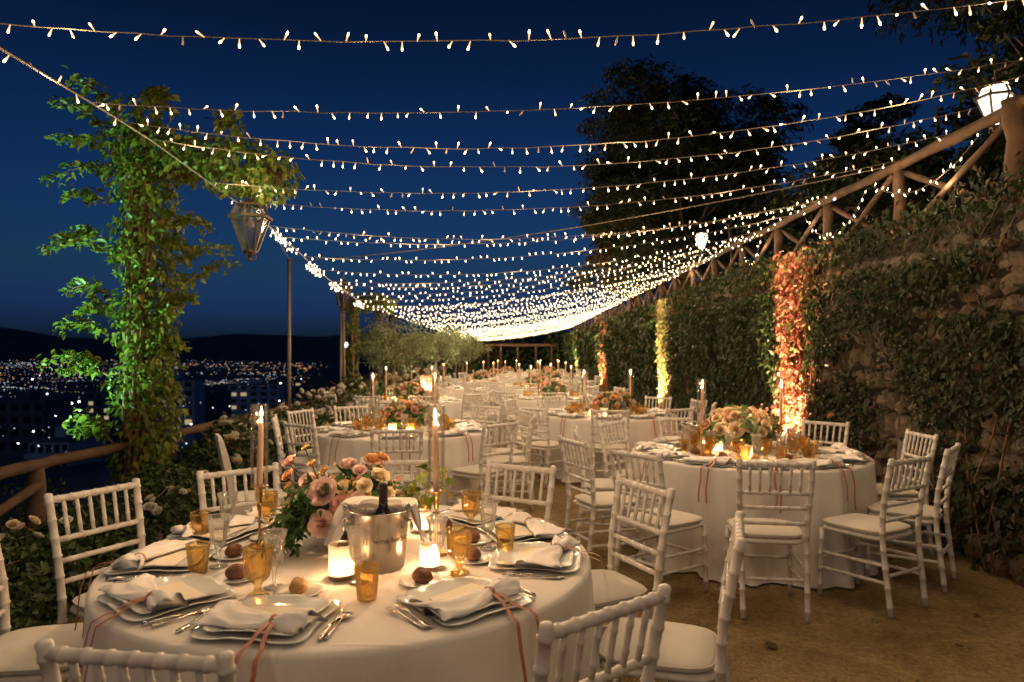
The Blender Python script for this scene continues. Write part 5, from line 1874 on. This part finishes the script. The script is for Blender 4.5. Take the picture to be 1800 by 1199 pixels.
bouquet(t4[0] + .06, t4[1] - .1, ZT + .001, .24, .155, random_flowers(14, 24, .24, .155, PINK, .045), 400, 'pink rose arrangement on the table behind the right-hand one', 4)
candle(at(1027, 0, 8.9).x, 8.9, ZT + .001, 'left of the flowers on the rear right table', .29)
candle(at(1108, 0, 9.0).x, 9.0, ZT + .001, 'right of the flowers on the rear right table', .29)
votive(at(1062, 0, 8.5).x, 8.5, ZT + .001, 'before the flowers on the rear right table', 1.2, 1)
votive(at(1040, 0, 8.75).x, 8.75, ZT + .001, 'left of the flowers on the rear right table', 1, 1)

# ---- far tables ---------------------------------------------------------------
FAR = [(-1.75, 11.6), (.72, 12.6), (-2.0, 16.2), (.55, 16.4), (-.9, 19.3), (1.2, 20.0), (-.6, 23.4), (1.3, 24.6), (-.2, 28.0), (1.6, 29.5)]
FARN = ['far left table', 'third right table', 'table by the olive tree', 'fourth right table', 'table in mid cluster', 'fifth right table',
        'table past mid cluster', 'sixth right table', 'last table before the pergola', 'last right table']
def sector(a):
    return SEATN[round((a + 98) / 36) % 10]
FCLOTH = cloth_mesh(9, 84)
for k, (x, y) in enumerate(FAR):
    e = empty('round_table', (x, y, 0), k * 1.1)
    mk('tablecloth', FCLOTH, 'linen', e)
    tag(e, 'distant round ' + FARN[k], 'table', 'distant round tables')
    n = 10 if k < 6 else 8
    for q in range(n):
        chair(x, y, 360 / n * q + k * 17, 'small white banquet chair at the %s of the %s' % (sector(360 / n * q + k * 17), FARN[k]), 1.12, 0, True, 'chairs round the ' + FARN[k])
    bouquet(x, y, ZT + .001, .26, .165, random_flowers(20 + k, 16, .26, .165, PINK, .055), 160, 'distant pink flowers on the ' + FARN[k].replace('distant ', ''), 20 + k, .09, False)
    for s in (-1, 1):
        candle(x + s * .38, y + .05 * s, ZT + .001, '%s the flowers on the %s' % ('left of' if s < 0 else 'right of', FARN[k]), .29)
    votive(x + .1, y - .42, ZT + .001, 'before the flowers on the ' + FARN[k], 1.2, 1)
    votive(x - .2, y - .36, ZT + .001, 'left before the flowers on the ' + FARN[k], 1, 1)
    for q in range(n):
        a = R(360 / n * q + k * 17)
        tag(mk('dinner_plate', CHARGER, 'porcelain', None, (x + .7 * math.cos(a), y + .7 * math.sin(a), ZT + .0015), a), 'tiny square plate at the %s of the %s' % (sector(360 / n * q + k * 17), FARN[k]), 'plate', 'plates on the ' + FARN[k])
        tag(mk('napkin', NAPKINS[q % 4], 'napkin_cloth', None, (x + .73 * math.cos(a), y + .73 * math.sin(a), ZT + .020), a + 1.6), 'tiny folded white napkin at the %s of the %s' % (sector(360 / n * q + k * 17), FARN[k]), 'napkin', 'napkins on the ' + FARN[k])
        tag(mk('tumbler', TUMBLER, 'amber_glass', None, (x + .48 * math.cos(a + .2), y + .48 * math.sin(a + .2), ZT + .0015)), 'tiny amber glass at the %s of the %s' % (sector(360 / n * q + k * 17), FARN[k]), 'glass', 'glasses on the ' + FARN[k])

# big pillar candle in a glass cylinder on the far left table
pc = empty('pillar_candle', (at(752, 0, 11.7).x, 11.7, ZT + .001))
mk('glass', MB().lathe([(.001, .002), (.13, .002), (.13, .42), (.126, .42), (.126, .006), (.001, .006)], 32).mesh('glass'), 'frosted_glass', pc)
for k, (dx, dy, h) in enumerate(((-.05, 0, .30), (.05, .03, .24), (.01, -.05, .2))):
    mk('wax', MB().lathe([(.001, .006), (.036, .006), (.036, h), (.03, h + .003), (.001, h - .004)], 20).mesh('wax'), 'white_wax', pc, (dx, dy, 0))
    mk('flame', FLAME, 'flame', pc, (dx, dy, h), None, 1.3)
    glow(pc, (dx, dy, h + .03), 5.0, C_FLAME, .012)
tag(pc, 'large glass cylinder with pillar candles on the far left table', 'candle')

# white upholstered chair behind the nearest table at the left
hc = at(452, 0, 5.2)
hx = empty('slipcovered_chair', (hc.x, 5.2, 0), R(-62))
v = []
prof = [(-.2, .0), (-.2, .50)]
mb = MB().box((-.2, -.2, .10), (.2, .2, .46))
mk('seat_cover', mb.mesh('seat_cover', False), 'cushion_cloth', hx)
sb = MB()
vb = []
for z, y0, y1, w in ((.44, -.21, -.15, .19), (.62, -.23, -.18, .185), (.80, -.265, -.22, .175), (.90, -.285, -.25, .155), (.93, -.285, -.262, .12)):
    vb += [(-w, y0, z), (w, y0, z), (w, y1, z), (-w, y1, z)]
fb = [(i * 4 + k, i * 4 + (k + 1) % 4, i * 4 + 4 + (k + 1) % 4, i * 4 + 4 + k) for i in range(4) for k in range(4)] + [(3, 2, 1, 0), (16, 17, 18, 19)]
mk('back_cover', sb.add(vb, fb).mesh('back_cover', False), 'cushion_cloth', hx)
for sx in (-1, 1):
    for sy in (-1, 1):
        mk('leg', MB().tube([(sx * .18, sy * .18, 0), (sx * .175, sy * .175, .11)], .015, 8).mesh('leg'), 'white_paint', hx)
tag(hx, 'white cloth covered chair standing by the rose hedge', 'chair')

# a fallen leaf on the gravel
lp_ = Vector((((1365 - 900) / FPX) * (EYE * FPX / (1143 - 625)), EYE * FPX / (1143 - 625), .006))
lv = [(0, 0, 0), (.03, .012, .006), (.05, .05, .004), (.02, .075, .012), (-.02, .06, .005), (-.03, .025, .010), (0.005, .035, .002)]
lm_ = MB().add(lv, [(0, 1, 6), (1, 2, 6), (2, 3, 6), (3, 4, 6), (4, 5, 6), (5, 0, 6)]).mesh('fallen_leaf')
tag(mk('fallen_leaf', lm_, 'leaf_litter', None, lp_, .6), 'single dry brown leaf lying on the gravel at lower right', 'leaf')

# small stones scattered over the gravel, and a few more dry leaves
gn = np.random.default_rng(91)
n = 3200
yy = 1.7 + 9.5 * gn.random(n) ** 1.5
xx = gn.uniform(-2.4, 3.3, n)
sz = .0035 + .008 * gn.random(n) ** 3
oc = np.array([[1, 0, 0], [-1, 0, 0], [0, 1, 0], [0, -1, 0], [0, 0, 1], [0, 0, -1]], float)
fo_ = np.array([[0, 2, 4], [2, 1, 4], [1, 3, 4], [3, 0, 4], [2, 0, 5], [1, 2, 5], [3, 1, 5], [0, 3, 5]])
zz = 0.006 * np.sin(xx * 2.1 + yy * 0.9) * np.sin(yy * 1.3) - 0.006
V = (np.stack([xx, yy, zz + sz * .3], -1)[:, None, :] + oc[None] * (sz[:, None] * gn.uniform(.6, 1.3, (n, 3)))[:, None, :] * np.array([1, 1, .6])).reshape(-1, 3)
F = (fo_[None] + np.arange(n)[:, None, None] * 6).reshape(-1, 3)
o = mk('pebbles', np_mesh('pebbles', V, F), 'stone_1')
o['kind'] = 'stuff'
o['label'] = 'small pebbles scattered over the sandy terrace ground'
o['category'] = 'pebbles'
for k, (x, y, r_) in enumerate(((2.35, 3.55, 1.2), (1.55, 2.75, 2.6), (2.7, 4.0, 4.0))):
    tag(mk('fallen_leaf', lm_, 'leaf_litter', None, (x, y, .004), r_, .55), ('small dry leaf on the gravel before the right-hand table', 'small dry leaf on the gravel near the tall side chair', 'small dry leaf on the gravel close to the stone wall')[k], 'leaf')
